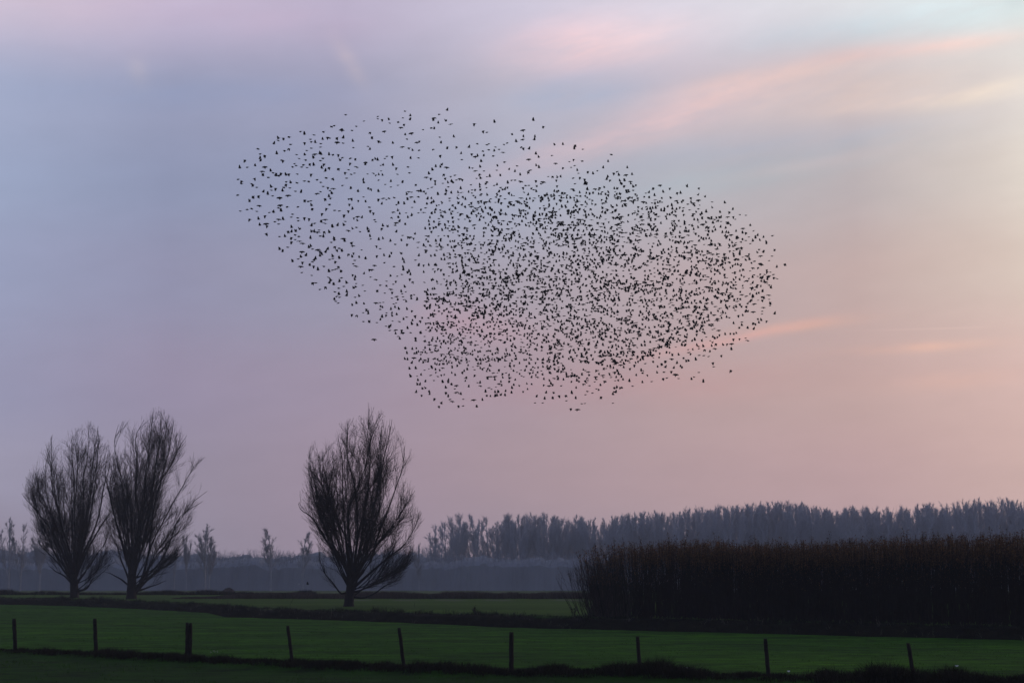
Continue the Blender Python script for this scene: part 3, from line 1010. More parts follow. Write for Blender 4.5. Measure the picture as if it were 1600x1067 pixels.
edge_fade = np.clip((x - XB0) / 5.5, 0, 1)
keep = rng.random(n) < .12 + .88 * edge_fade ** 1.3
x, y = x[keep], y[keep]
thicket(acs, acl, x, y, rng, lean=np.stack([-.22 * np.clip(1 - (x - XB0) / 4.0, 0, 1), 0 * x], 1))
root = empty('willow_thicket', (XB0 + 15, float(front.mean()), FAR_Z))
tag(root, 'dense dark willow thicket with brown leaves along its top, behind the ditch', 'thicket', kind='stuff')
acs.build('stems', M_WSTEM, root)
acl.build('leaves', M_WLEAF, root, smooth=False)
# the open shrub at its left end, stems splayed outward
acs, acl = Acc(), Acc()
n = 270
cx = at(960, 950, 104)[0]
x = cx + rng.normal(0, .6, n); y = edge_y(x) + 9.5 + rng.normal(1.5, 1.2, n)
ln = np.stack([(x - cx) * .28 - .08 + rng.normal(0, .10, n), rng.normal(0, .14, n)], 1)
P = grow(np.stack([x, y, land_z(x, y) - .05], 1), np.concatenate([ln, np.ones((n, 1))], 1), 2.3 + 1.5 * rng.random(n) * np.clip(1 + (x - cx) * .3, .4, 1.2), 9, .28, .03, rng)
tubes(acs, P, taper(n, 10, .017, .004), 4)
st, d, tt, pi = shoots(P, 9, .15, .97, 14, 38, rng)
P2 = grow(st, d, .55 * rng.uniform(.4, 1.3, len(pi)), 4, .25, .07, rng)
tubes(acs, P2, taper(len(P2), 5, .007, .003), 3)
low = rng.random(26)
xx = cx - .2 + rng.normal(0, .5, 26); yy = edge_y(xx) + 9.3 + rng.random(26)
P3 = grow(np.stack([xx, yy, land_z(xx, yy)], 1), np.stack([-rng.uniform(.2, .9, 26), rng.normal(0, .3, 26), np.ones(26)], 1), 1.0 + 1.2 * low, 7, .35, .05, rng)
tubes(acs, P3, taper(26, 8, .01, .003), 3)
hi = P2[:, -1]; m = hi[:, 2] > 2.6
leaves(acl, np.concatenate([hi[m], P2[:, 2][m] + rng.normal(0, .04, (m.sum(), 3))]), .09, rng)
root = empty('willow_shrub', (float(cx), float(y.mean()), FAR_Z))
tag(root, 'loose bare willow shrub with splayed stems at the left end of the thicket', 'shrub')
acs.build('stems', M_WPALE, root)
acl.build('leaves', M_WLEAF, root, smooth=False)

# ------------------------------------------------------------------ small plants by the ditch
def herb(px, py_base, h, label, n, lean, seed, mat=M_HERB, leaf=.05, name='herb'):
    r = np.random.default_rng(seed)
    g = on_ground(px, py_base, FAR_Z)
    x = g[0] + r.normal(0, .06 if n > 1 else 0, n); y = g[1] + r.normal(0, .06, n)
    root = empty(name, (g[0], g[1], gz(g[0], g[1])))
    tag(root, label, 'plant')
    a = Acc()
    d = np.stack([np.full(n, lean) + r.normal(0, .12 if n > 1 else 0, n), r.normal(0, .1, n), np.ones(n)], 1)
    P = grow(np.stack([x, y, land_z(x, y)], 1), d, h * (.6 + .4 * r.random(n)) if n > 1 else np.array([h]), 6, 0, .03, r)
    tubes(a, P, taper(n, 7, .012, .004), 4)
    st, d, tt, pi = shoots(P, 9 if n > 1 else 3, .2, 1, 25, 55, r)
    P2 = grow(st, d, h * .25 * r.uniform(.3, 1.2, len(pi)), 3, .3, .08, r)
    tubes(a, P2, taper(len(P2), 4, .006, .003), 3)
    a.build('stem', mat, root)
    b = Acc()
    leaves(b, np.concatenate([P2[:, -1], P2[:, 2]]), leaf, r)
    b.build('leaves', mat, root, smooth=False)
herb(742, 959, .50, 'bushy dark weed standing up from the ditch bank left of the thicket', 7, .0, 5, leaf=.10)
herb(452, 947, .95, 'single thin leaning stalk on the bank left of the lone big tree', 1, .45, 6, leaf=.03, name='dead_stalk')
herb(675, 960, .28, 'small thin weed on the bank between lone tree and bushy weed', 3, .1, 7)
herb(648, 948, .45, 'slender stalk in the far green field right of the lone tree', 1, .05, 8)
herb(897, 962, .55, 'leafy weed at the left foot of the splayed willow shrub', 5, -.1, 9, leaf=.09)

# heap in the far field
g = far_ground(357, 925.5)
a = Acc()
nu, nv = 28, 12
U = np.linspace(0, 2 * math.pi, nu, endpoint=False); Vv = np.linspace(0, math.pi / 2, nv)
UU, VV = np.meshgrid(U, Vv)
rr = 1.08 + .16 * (vnoise(np.cos(UU) * 2.2 + 5, np.sin(UU) * 2.2 + VV * 2, 88) - .5) + .08 * (vnoise(UU * 6, VV * 7, 89) - .5)
X = g[0] + np.cos(UU) * np.cos(VV) * rr * 1.05; Y = g[1] + np.sin(UU) * np.cos(VV) * rr
Z = gz(g[0], g[1]) - .06 + np.sin(VV) ** 1.15 * .78 * rr
ii = np.arange(nu * nv).reshape(nv, nu); nx = np.roll(ii, -1, 1)
a.add(np.stack([X, Y, Z], -1).reshape(-1, 3), np.stack([ii[:-1], nx[:-1], nx[1:], ii[1:]], -1).reshape(-1, 4))
leaves(a, np.stack([X, Y, Z], -1).reshape(-1, 3)[rng.integers(0, nu * nv, 900)] + rng.normal(0, .03, (900, 3)), .16, rng)
tag(a.build('manure_heap', M_HAY, smooth=False), 'low brown domed heap in the far field right of the paired trees', 'heap')

# ------------------------------------------------------------------ the post and wire fence
root = empty('wire_fence', (FEET[4][0], FEET[4][1], 0))
tag(root, 'low wire fence of dark wooden posts crossing the foreground', 'fence')
heads = []
def post_mesh(a, base, top, rad, r, notch=0.0):
    n, sides = 14, 12
    s = np.linspace(0, 1, n)[:, None]
    P = base * (1 - s) + top * s
    P[:, :2] += r.normal(0, .004, (n, 2))
    ang = np.arange(sides) * 2 * math.pi / sides
    wob = 1 + .05 * np.cos(2 * ang + r.random() * 6)[None] + r.normal(0, .025, (n, sides))
    wob[:, 3] *= .88; wob[:, 8] *= .92                     # drying cracks
    taper_ = np.interp(s[:, 0], [0, .93, 1], [1.06, .97, .84])[:, None]
    V = P[:, None].repeat(sides, 1)
    V = V + np.stack([np.cos(ang)[None] * rad * wob * taper_, np.sin(ang)[None] * rad * wob * taper_, np.zeros((n, sides))], -1)
    V[-1, :, 2] += r.normal(0, .012, sides)
    ii = np.arange(n * sides).reshape(n, sides); nx = np.roll(ii, -1, 1)
    f = np.stack([ii[:-1], nx[:-1], nx[1:], ii[1:]], -1).reshape(-1, 4)
    a.add(V.reshape(-1, 3), f)
    c = a.n
    a.add([V[-1].mean(0) + [0, 0, .008]], np.zeros((0, 3), np.int32))
    top_i = ii[-1] + c - n * sides
    a.f.append(np.stack([top_i, np.roll(top_i, -1), np.full(sides, c)], 1).astype(np.int32))
PL = [None, None, 'thick double post, broadest of the fence', 'post leaning to the left', 'post leaning to the left', None, None, None, 'rightmost post, leaning to the left']
rp_ = np.random.default_rng(77)
for i, (bx, by, tx, ty, w) in enumerate(POSTS_PX):
    fx, fy = FEET[i]
    z0 = gz(fx, fy)
    top = at(tx, ty, fy)
    base = np.array([fx, fy, z0 - .35])
    u_ = at(bx, by, fy); base[0] = u_[0] + (u_[0] - top[0]) * .3
    rad = w * .5 * fy / F
    a = Acc()
    if i == 2:
        post_mesh(a, base + [-.058, 0, 0], top + [-.055, 0, .0], rad * .54, rp_)
        post_mesh(a, base + [.065, .01, 0], top + [.060, .01, -.01], rad * .54, rp_)
    else:
        post_mesh(a, base, top, rad, rp_)
    o = a.build('post', M_WOOD, root)
    if PL[i]: o['label'] = PL[i]
    heads.append((base, top))
d0v = heads[0][1] - heads[1][1]; d1v = heads[-1][1] - heads[-2][1]
for frac, sag in ((.90, .03), (.50, .04)):
    pts = [b * (1 - frac) + t_ * frac for b, t_ in heads]
    pts = [pts[0] + (pts[0] - pts[1]) * 4] + [pts[0] + (pts[0] - pts[1])] + pts + [pts[-1] + (pts[-1] - pts[-2])]
    path = []
    for p, q in zip(pts[:-1], pts[1:]):
        for s in np.linspace(0, 1, 13)[:-1]:
            m = p * (1 - s) + q * s
            m = m + np.array([0, -.09, -4 * sag * s * (1 - s)])
            path.append(m)
    P = np.array(path)[None]
    a = Acc()
    tubes(a, P, np.full(P.shape[:2], .0032), 5)
    a.build('wire', M_WIRE, root)

# white things in the grass
for px, py, h, lab in ((335, 1023, .17, 'small white flowering weed under the fence right of the thick post'),):
    g = on_ground(px, py + 3)
    root = empty('white_flower', (g[0], g[1], gz(g[0], g[1])))
    tag(root, lab, 'flower')
    a = Acc(); r = np.random.default_rng(3)
    P = grow(np.repeat(np.array([[g[0], g[1], gz(g[0], g[1])]]), 4, 0), np.stack([r.normal(0, .3, 4), r.normal(0, .3, 4), np.ones(4)], 1), np.full(4, h + .08), 4, .1, .05, r)
    tubes(a, P, taper(4, 5, .004, .002), 4); a.build('stem', M_HERB, root)
    b = Acc(); leaves(b, np.repeat(P[:, -1], 7, 0) + r.normal(0, .012, (28, 3)), .035, r); b.build('petals', M_WHITE, root, smooth=False)
for px, py, lab in ((1495, 1044, 'white feather on the grass near the right edge, right of the last post'),
                    (1232, 1051, 'white feather on the grass right of the second last post'),
                    (1072, 1046, 'white feather on the grass between the sixth and eighth posts')):
    g = on_ground(px, py); z = gz(g[0], g[1])
    a = Acc(); r = np.random.default_rng(int(px))
    s = np.linspace(-1, 1, 9)
    w = .022 * np.sqrt(np.clip(1 - s ** 2, 0, 1)) + .001
    an = r.uniform(-.6, .6)
    ax = np.array([math.cos(an), math.sin(an), .0])
    side = np.array([-math.sin(an), math.cos(an), .9])
    c_ = np.array([g[0], g[1], z + .07]) + ax[None] * (s * .06)[:, None] + np.array([0, 0, 1])[None] * (.02 * s ** 2)[:, None]
    V = np.concatenate([c_ + side[None] * w[:, None], c_ - side[None] * w[:, None]])
    i = np.arange(8)
    a.add(V, np.stack([i, i + 1, i + 10, i + 9], 1))
    tubes(a, c_[None], np.full((1, 9), .002), 4)
    tag(a.build('feather', M_WHITE, smooth=False), lab, 'feather', 'white feathers on the pasture')

# ------------------------------------------------------------------ birds
def bird_arrays(dihedral, sweep, tipd, seed=0, span=.185):
    """one bird, heading +X, body .21 m, wings raised by dihedral degrees"""
    prof = [(.112, .001, .004), (.098, .007, .004), (.085, .016, .006), (.066, .019, .004), (.045, .023, 0), (.015, .029, -.003), (-.02, .027, -.002), (-.05, .017, 0), (-.072, .011, .001), (-.10, .014, .002), (-.118, .016, .002)]
    a = Acc()
    n, sides = len(prof), 8
    ang = np.arange(sides) * 2 * math.pi / sides
    V = []
    for i, (x, r_, z) in enumerate(prof):
        fl = np.array([1.0, 1.0]) if x > -.06 else np.array([1.35, .22])   # the tail is flat and fanned
        V.append(np.stack([np.full(sides, x), np.cos(ang) * r_ * 1.15 * fl[0], z + np.sin(ang) * r_ * 1.15 * fl[1]], 1))
    V = np.array(V)
    ii = np.arange(n * sides).reshape(n, sides); nx = np.roll(ii, -1, 1)
    a.add(V.reshape(-1, 3), np.stack([ii[:-1], nx[:-1], nx[1:], ii[1:]], -1).reshape(-1, 4))
    for side in (-1, 1):
        S = [0, .25, .5, .75, 1.0]
        ch = [.135, .122, .098, .060, .010]
        dih = [dihedral, dihedral, dihedral + tipd * .5, dihedral + tipd, dihedral + tipd]
        y = z = 0.0; rings = []
        sw = 0
        for j in range(5):
            if j:
                L = span * (S[j] - S[j - 1])
                y += L * math.cos(R(dih[j])); z += L * math.sin(R(dih[j]))
                sw += L * math.tan(R(sweep if j > 2 else -6))
            lead = .068 - sw
            tk = .009 * (1 - S[j]) + .0015
            nrm = np.array([0, -math.sin(R(dih[j])), math.cos(R(dih[j]))])
            b0 = np.array([0, .012 + y, .006 + z])
            pts = [b0 + [lead, 0, 0], b0 + [lead - ch[j] * .35, 0, 0] + nrm * tk, b0 + [lead - ch[j], 0, 0], b0 + [lead - ch[j] * .35, 0, 0] - nrm * tk]
            rings.append([[p[0], p[1] * side, p[2]] for p in pts])
        Vw = np.array(rings)
        ii = np.arange(20).reshape(5, 4); nx = np.roll(ii, -1, 1)
        f = np.stack([ii[:-1], nx[:-1], nx[1:], ii[1:]], -1).reshape(-1, 4)
        a.add(Vw.reshape(-1, 3), f if side > 0 else f[:, ::-1])
    return a
POSES = {'u': [(72, 25, -8), (58, 30, -12), (80, 20, 5)], 'f': [(8, 30, -14), (-4, 35, -8), (16, 28, -26)],
         'd': [(-42, 30, -18), (4, 32, -22), (-58, 25, -8)]}
BIRD = {}
for k_, L in POSES.items():
    for j, (a_, b_, c_) in enumerate(L):
        ac = bird_arrays(a_, b_, c_)
        BIRD[k_, j] = (ac, ac.mesh('starling', M_BIRD))

def bird_pose(k, j, r):
    left = r.random() < .72
    yaw = (math.pi if left else 0) + r.uniform(-.65, .65)
    pitch = r.uniform(-.25, .25); roll = r.uniform(-.3, .3)
    if k == 'd':
        if j == 1:
            yaw = (math.pi / 2) * r.choice([-1, 1]) + r.uniform(-.5, .5); pitch = r.uniform(.5, 1.0)
            roll = r.uniform(-.2, .2)
        else:
            roll = r.uniform(-.2, .2)
    if k == 'f':
        roll = r.uniform(-.12, .12); pitch = r.uniform(-.3, .05); yaw = (math.pi if left else 0) + r.uniform(-.35, .35)
    return Matrix.Rotation(yaw, 3, 'Z') @ Matrix.Rotation(-pitch, 3, 'Y') @ Matrix.Rotation(roll, 3, 'X')

BIRD_CROPS = [
(360, 160, """f 962,104 1114,158 1230,120 1226,137 d 1262,145 u 1322,147 f 1326,174 1456,76 1436,132 u 1498,115 1494,147 f 1400,168 d 1448,184 1420,214 f 586,244 u 618,268 f 695,273 776,246 845,205 866,195 d 928,222 928,236 f 1015,237 1051,202 d 1164,252 1282,246 1508,262 u 1458,273 f 1470,309 u 401,303 f 395,318 d 440,300 f 491,292 u 360,347 f 503,353 453,404 d 489,388 f 228,390 u 388,431 f 250,430 d 284,444 u 246,470 250,490 d 122,483 u 80,548 f 142,543 u 207,530 d 287,543 f 428,484 d 442,488 f 664,309 676,330 u 708,337 d 616,337 u 770,311 d 806,293 f 828,300 d 888,296 u 938,299 d 889,338 f 941,342 u 1022,327 f 1026,380 u 1180,304 d 1232,322 1245,334 u 1356,343 f 1143,368 u 1162,395 d 1432,375 f 1488,383 u 1520,403 f 1574,402 d 1553,338 1576,324 f 755,346 752,374 676,384 637,403 550,437 u 622,440 d 703,436 u 743,430 758,436 f 570,469 625,483 u 693,466 f 773,469 752,488 u 823,440 f 852,440 d 898,437 f 934,461 u 915,487 f 1001,469 d 1042,470 1000,508 1128,505 u 1124,522 d 1052,542 f 536,512 550,529 520,541 592,541 610,524 637,545 d 662,513 u 695,526 d 780,515 u 762,550 d 824,545 u 790,575 d 902,553 f 983,563 d 958,586 f 1008,602 1036,592 1142,598 d 264,579 u 337,575 f 358,590 u 272,612 f 318,628 u 375,612 d 400,614 424,592 u 466,608 d 489,598 f 555,598 d 674,600 199,636 f 66,644 d 96,658 f 94,680 175,679 d 190,688 f 218,710 467,662 d 465,684 u 502,673 342,708 f 340,733 d 378,718 f 447,711 498,714 u 436,741 f 540,742 556,673 616,656 650,662 720,645 754,669 d 850,636 f 800,632 775,702 d 810,710 858,722 f 832,736 970,633 936,693 u 1003,720 1106,650 1114,672 f 1236,650 1256,573 u 1274,526 f 1254,527 d 1186,476 u 1210,476 1228,484 f 1286,470 1305,452 d 1348,452 u 1502,470 f 1566,465 u 1358,526 d 1385,548 f 1482,541 1190,592 1214,608 u 1238,606 1270,610 f 1390,600 1494,590 u 1336,662 f 1292,686 1338,705 1397,692 u 1432,670 d 1546,685 1150,712 1168,722 u 272,748 312,768 f 350,781 d 235,780 u 190,800 f 62,775 u 160,828 d 410,800 480,780 u 587,752 d 622,816 f 650,828 672,822 d 720,764 f 749,746 u 848,762 822,788 f 835,800 d 787,804 f 823,854 d 241,865 415,862 f 400,882 475,874 564,873 u 676,862 d 684,886 802,886 f 84,907 138,895 175,888 218,909 327,918 u 361,918 424,908 d 290,946 f 870,902 910,905 520,934 509,957 d 766,928 949,940 f 563,965 568,986 d 618,962 654,970 163,975 u 236,975 d 402,978 f 372,997 u 441,978 f 404,1014 u 247,1025 d 297,1016 308,1030 u 512,1044 f 703,1010 u 757,999 d 790,980 788,1010 u 674,1030 852,1040 890,1028 947,1026 f 955,993 d 1030,963 1060,956 u 1094,963 1060,988 f 1212,997 1200,980 u 1066,745 1236,745 d 1486,748 f 1512,750 u 1470,770 d 1506,792 u 1478,812 f 1565,790 d 1236,808 1272,803 f 1302,812 1320,802 1367,796 u 1260,850 1400,845 1450,848 1538,836 f 1385,855 990,806 d 1006,802 1064,818 u 1128,832 f 1108,790 d 994,850 u 1016,892 d 980,905 f 1160,876 d 1168,902 1190,922 f 1513,877 d 1356,918 u 1394,905 1412,932 f 1465,922 u 1508,946 f 1568,922 u 1402,962 d 1340,960 u 1480,962 1405,994 f 1370,1025 u 1458,1020 1272,1032 1312,1038 d 1590,890 1568,740 u 1590,745 d 1380,1008 1262,1050"""),
(660, 160, """u 205,68 f 142,101 d 96,135 u 94,152 133,175 197,158 d 236,185 f 76,217 u 98,223 f 4,230 145,291 u 263,291 155,341 d 434,180 u 603,168 925,152 d 1010,203 507,240 f 539,252 d 838,236 u 750,272 842,290 d 836,313 u 938,290 932,314 783,330 f 708,341 680,352 92,394 u 204,388 d 284,371 u 386,377 f 456,348 535,356 554,348 608,374 640,393 503,409 551,398 u 598,408 d 672,420 842,383 f 826,377 u 887,390 d 150,443 u 321,430 f 327,479 d 413,430 u 462,448 d 442,456 u 511,449 f 592,449 u 492,495 f 686,500 u 947,433 971,460 d 886,479 u 1103,357 1172,354 d 1270,358 u 1267,390 f 1338,393 1082,444 d 1110,512 1262,477 f 1226,496 1330,491 1270,529 1240,544 d 1174,546 f 1572,437 u 1548,496 1507,548 d 1592,590 u 627,533 f 618,567 788,530 u 950,530 973,546 484,541 f 514,574 u 393,551 d 440,574 f 418,548 u 112,539 160,524 152,542 d 202,546 u 86,566 722,562 770,579 d 880,580 894,570 u 56,598 d 32,628 72,634 104,653 180,600 f 234,619 273,608 d 190,632 u 650,614 816,608 562,620 f 540,621 u 487,636 f 452,634 d 480,600 f 284,648 d 312,642 334,644 f 172,676 u 215,673 244,664 258,672 107,688 f 80,709 216,705 405,687 u 320,722 480,690 480,710 480,735 d 536,662 u 528,685 f 600,694 u 620,690 f 652,710 u 713,675 d 710,706 u 686,728 670,732 d 722,752 f 745,650 770,650 d 818,663 944,653 f 990,680 d 1005,668 f 1050,620 d 1083,618 u 1124,629 1153,624 d 1118,648 u 1292,570 f 1303,592 d 1380,577 u 1424,598 f 1460,570 1258,633 d 1313,626 1350,640 f 1273,679 d 1360,660 u 1350,684 1364,686 1534,645 1544,625 d 1564,648 1124,696 f 862,696 886,694 u 906,724 954,704 f 924,730 u 951,746 f 846,751 u 880,774 200,742 190,770 131,770 76,804 93,834 f 414,758 424,779 490,762 486,775 230,800 228,823 u 359,811 d 253,855 u 299,845 327,858 40,850 f 28,881 d 10,920 352,866 f 392,856 d 408,872 f 484,868 468,880 d 516,840 528,834 464,825 490,820 u 278,888 226,900 498,902 506,918 d 544,922 f 253,910 u 243,934 d 254,956 f 155,920 u 78,930 62,965 56,995 56,1025 f 140,970 143,994 d 213,988 257,990 f 356,975 u 393,996 f 440,1020 422,1026 d 256,1030 f 226,1030 u 510,966 1100,745 1100,780 1096,810 1040,775 1024,784 d 1190,755 1250,726 u 1264,740 1312,756 1376,730 d 1424,748 1440,726 1478,712 u 1516,712 1470,768 f 1500,748 1144,778 u 1236,800 f 612,792 d 640,806 632,826 f 690,806 d 660,836 822,800 792,828 850,822 936,800 926,816"""),
(940, 220, """f 80,118 u 57,177 14,228 215,228 d 104,268 f 132,258 u 146,290 d 203,289 u 255,284 48,318 d 72,327 u 154,337 193,336 d 240,343 191,376 u 266,387 f 265,415 u 20,393 128,404 210,434 228,428 d 236,470 216,476 140,466 154,470 433,394 u 392,434 f 370,438 d 570,396 u 713,385 516,431 442,459 660,440 803,454 d 806,500 u 862,470 f 720,530 808,568 735,577 d 623,503 u 637,522 586,543 f 683,560 u 591,572 584,606 f 502,514 u 470,520 445,530 f 376,550 u 337,573 406,572 416,566 453,565 497,585 518,588 526,572 d 765,613 u 824,622 836,612 873,596 990,599 d 884,638 898,642 u 838,652 d 940,658 1050,638 f 1040,678 u 1046,694 1058,694 930,688 990,722 1060,770 d 1202,766 f 1228,802 u 1284,812 f 1426,791 u 1349,807 1126,818 1138,812 f 1200,832 u 1260,838 f 1242,857 1314,908 d 1324,963 f 1397,1000 d 1524,1028"""),
(360, 340, """d 297,134 f 410,160 u 457,160 d 478,115 u 507,122 545,117 580,98 512,84 f 541,146 d 510,168 f 572,160 d 511,203 f 541,184 d 576,199 602,218 f 480,248 u 412,267 434,285 d 596,289 u 626,318 590,331 520,368 f 563,346 d 602,372 586,411 f 597,458 676,482 829,349 u 668,175 675,122 700,120 d 725,125 f 740,105 d 780,118 u 827,125 775,163 f 752,155 840,206 u 862,178 868,190 d 940,178 u 953,199 672,242 656,252 f 686,263 d 728,272 744,280 u 790,290 808,265 d 870,243 885,270 f 908,258 u 932,282 748,322 764,310 855,326 f 856,342 u 910,341 d 878,367 u 662,400 d 692,404 u 710,346 694,358 f 682,370 777,406 u 731,437 d 898,408 876,432 f 852,438 u 824,452 d 921,440 f 816,498 927,503 713,545 d 688,543 f 748,598 d 790,578 u 838,526 822,546 862,560 908,535 970,547 f 943,574 905,590 872,620 u 906,641 f 888,656 912,664 u 972,622 966,652 868,684 f 880,698 900,712 d 983,112 u 1020,96 f 1052,84 1078,117 u 1145,98 1152,120 1165,160 f 1170,180 d 1010,208 1020,239 985,305 1027,295 u 1016,330 f 1092,271 u 1075,334 1128,345 f 1036,356 1026,386 d 1046,407 u 1237,187 1273,178 d 1215,237 f 1250,260 d 1222,318 u 1282,319 d 1340,290 u 1325,330 1333,199 1427,194 f 1375,224 d 1475,222 1566,208 f 1563,250 u 1427,303 1380,122 f 1436,150 d 1480,160 1496,168 1528,172 u 1540,140 f 1285,377 d 1200,402 1160,432 1176,438 f 1365,410 u 1440,352 1448,376 1440,412 1442,438 1478,464 1490,452 f 1428,474 u 1500,478 1569,320 f 1544,355 u 1567,402 1112,470 f 1170,495 d 1213,519 1018,476 u 1040,500 1038,520 1334,490 f 1391,488 1300,530 d 1380,530 f 1360,555 d 1498,512 1520,535 u 1456,580 f 1251,563 d 1298,564 f 1104,564 1050,550 d 1046,573 u 1027,590 f 1122,612 d 1225,606 f 1286,630 d 1337,600 1350,622 u 1425,620 f 1462,618 1432,634 1040,663 u 1075,657 f 1348,672 d 1386,660 u 1394,688 f 1440,660 1447,684 u 1467,702 1509,678 1555,687 d 1508,645 f 1530,643 u 1052,716 1017,733 1115,721 d 1213,714 f 1248,709 1272,706 u 1252,745 1270,751 f 1250,766 1362,720 1382,712 u 1372,750 1406,765 1337,767 1473,767 d 1515,776 1136,764 1146,776 f 1105,793 u 1148,803 d 1014,807 1055,815 f 1110,867 u 1158,873 f 1222,875 u 1248,854 1265,831 f 1302,794 d 1300,812 u 1345,800 1350,822 1388,810 d 1540,818 f 1350,862 1405,866 u 1443,850 f 1295,905 u 1322,918 1330,906 f 1330,940 d 1375,940 1429,937 1436,964 u 1478,925 1378,970 f 1398,990 u 1412,1013 d 1198,1018 u 1520,860 1560,900 d 1580,860 1540,1000 u 1545,1030 1588,965 f 1500,960 1470,830 u 1515,890 d 1596,830"""),
(620, 500, """u 75,240 130,245 86,280 165,280 d 142,318 u 70,328 90,332 122,360 108,408 160,406 f 232,418 u 118,472 f 168,467 u 203,460 f 284,460 340,470 u 177,505 236,515 f 310,503 u 172,540 190,540 215,575 240,570 160,604 d 206,625 u 272,600 272,620 d 316,654 348,718 u 373,697 385,520 428,505 430,522 459,540 411,566 d 407,602 u 428,640 f 445,660 d 462,680 512,714 f 554,715 u 668,724 715,669 d 640,668 f 556,659 d 495,605 f 520,612 u 535,620 820,604 844,603 818,637 838,632 866,627 d 750,625 u 740,600 905,595 903,630 957,608 962,570 f 1153,690 1217,690 u 1163,640 1233,658 1300,655 d 1350,630 u 1242,608 1310,610 1492,655 f 1415,672 d 1406,628 1448,738 1505,748 f 1543,697 1568,694 u 1460,612"""),
(860, 500, """u 523,621 f 522,692 d 424,640 f 310,595 352,608 u 535,572 552,566 580,572 598,568 f 686,551 u 768,522 f 846,512 1238,436 1198,475 u 1178,495 1274,517 d 1505,420 1356,356 f 1362,390 u 1214,333 1154,342 1134,347 d 1425,294 f 1320,303 1280,296 1238,294 u 1328,265 d 1372,241 u 1510,247 d 1510,201 1288,248 u 1276,222 d 1380,198 u 1442,210 d 1043,458 f 1070,487 d 942,487 f 972,482 d 1010,428 f 948,435 u 957,395 1086,388 1096,400 1054,362"""),
(940, 380, """f 1409,242 d 1438,286 f 1397,350 u 1412,374 1407,510 f 1404,522 u 1440,590 f 1395,468 d 1334,445 f 1340,568 1338,590 d 1300,628 u 1312,665 d 1266,664 1278,672 u 1265,718 d 1302,347 u 1340,405"""),
]


seen = []          # (px, py, pose)
for (ox, oy, s) in BIRD_CROPS:
    k = None
    for tok in s.split():
        if tok in 'ufd':
            k = tok; continue
        a_, b_ = tok.split(',')
        seen.append((ox + int(a_) / 5.3333, oy + int(b_) / 5.3333, k))
# drop the ones noted twice where two looks overlapped
uniq = []
for s in seen:
    if all((s[0] - t_[0]) ** 2 + (s[1] - t_[1]) ** 2 > 2.2 ** 2 for t_ in uniq):
        uniq.append(s)
seen = uniq
SX = np.array([(s[0], s[1]) for s in seen])

# the thick of the flock: bird density per 100 square pixels, by place
GX = [640, 680, 720, 760, 800, 840, 880, 920, 960, 1000, 1040, 1080, 1120, 1160, 1200, 1220]
GY = [280, 300, 320, 340, 360, 380, 400, 420, 440, 460, 480, 500, 520, 540, 560, 580, 600, 620]
DENS = np.array([
 [0, 0, 0, .0, .3, .4, .5, .5, .6, 0, 0, 0, 0, 0, 0, 0],
 [.3, .5, .6, .6, .8, .9, 1.0, 1.1, 1.2, .4, .3, .2, 0, 0, 0, 0],
 [.4, .5, .6, 1.0, 1.3, 1.5, 1.5, 1.6, 1.6, 1.2, .9, .8, .3, 0, 0, 0],
 [.4, .6, .8, 1.4, 1.7, 1.8, 1.8, 1.8, 1.9, 1.4, 1.3, 1.2, .7, .2, 0, 0],
 [.5, .6, .9, 1.5, 1.6, 1.9, 2.0, 2.0, 2.0, 1.7, 1.5, 1.5, 1.2, .6, 0, 0],
 [.5, .7, 1.2, 1.6, 1.8, 2.1, 2.2, 2.1, 2.0, 1.8, 1.8, 1.8, 1.7, 1.1, .3, 0],
 [.6, .8, 1.3, 1.8, 1.9, 2.2, 2.3, 2.2, 2.0, 1.9, 1.8, 1.9, 1.9, 1.6, .7, 0],
 [.6, .9, 1.4, 1.9, 2.1, 2.3, 2.3, 2.2, 2.0, 2.0, 1.9, 1.9, 1.9, 1.8, 1.0, 0],
 [.5, .9, 1.4, 1.8, 1.9, 2.2, 2.2, 2.1, 2.1, 2.1, 2.0, 1.9, 1.8, 1.7, 1.0, 0],
 [.6, 1.0, 1.4, 1.8, 1.9, 2.0, 2.1, 2.1, 2.2, 2.2, 2.1, 1.9, 1.8, 1.6, .8, 0],
 [.7, 1.1, 1.4, 1.7, 1.9, 2.0, 2.2, 2.3, 2.2, 2.2, 2.0, 1.9, 1.9, 1.5, .5, 0],
 [.8, 1.1, 1.3, 1.5, 1.7, 1.9, 2.2, 2.3, 2.2, 2.0, 1.9, 1.9, 1.6, 1.0, .2, 0],
 [.9, 1.2, 1.5, 1.7, 1.8, 1.9, 2.1, 2.2, 2.1, 1.9, 1.8, 1.6, 1.1, .4, 0, 0],
 [.6, 1.2, 1.5, 1.7, 1.8, 1.9, 2.0, 2.1, 2.0, 1.8, 1.5, .9, .3, 0, 0, 0],
 [.3, 1.0, 1.3, 1.5, 1.6, 1.7, 1.9, 1.8, 1.6, 1.3, .9, .3, 0, 0, 0, 0],
 [.0, .6, .9, 1.1, 1.0, 1.2, 1.5, 1.4, 1.0, .5, .2, 0, 0, 0, 0, 0],
 [0, .2, .3, .5, .4, .4, .8, .6, .3, 0, 0, 0, 0, 0, 0, 0],
 [0] * 16])
def dens(x, y):
    i = np.clip(np.searchsorted(GX, x) - 1, 0, 14); j = np.clip(np.searchsorted(GY, y) - 1, 0, 16)
    gx, gy = np.array(GX), np.array(GY)
    a_ = (x - gx[i]) / (gx[i + 1] - gx[i]); b_ = (y - gy[j]) / 20
    return (DENS[j, i] * (1 - a_) + DENS[j, i + 1] * a_) * (1 - b_) + (DENS[j + 1, i] * (1 - a_) + DENS[j + 1, i + 1] * a_) * b_
DENS = np.array(DENS, float)
DENS[8:16, 1:7] *= 1.25
DENS[11:16, 7:10] *= 1.15
DENS[4:8, 5:10] *= .88
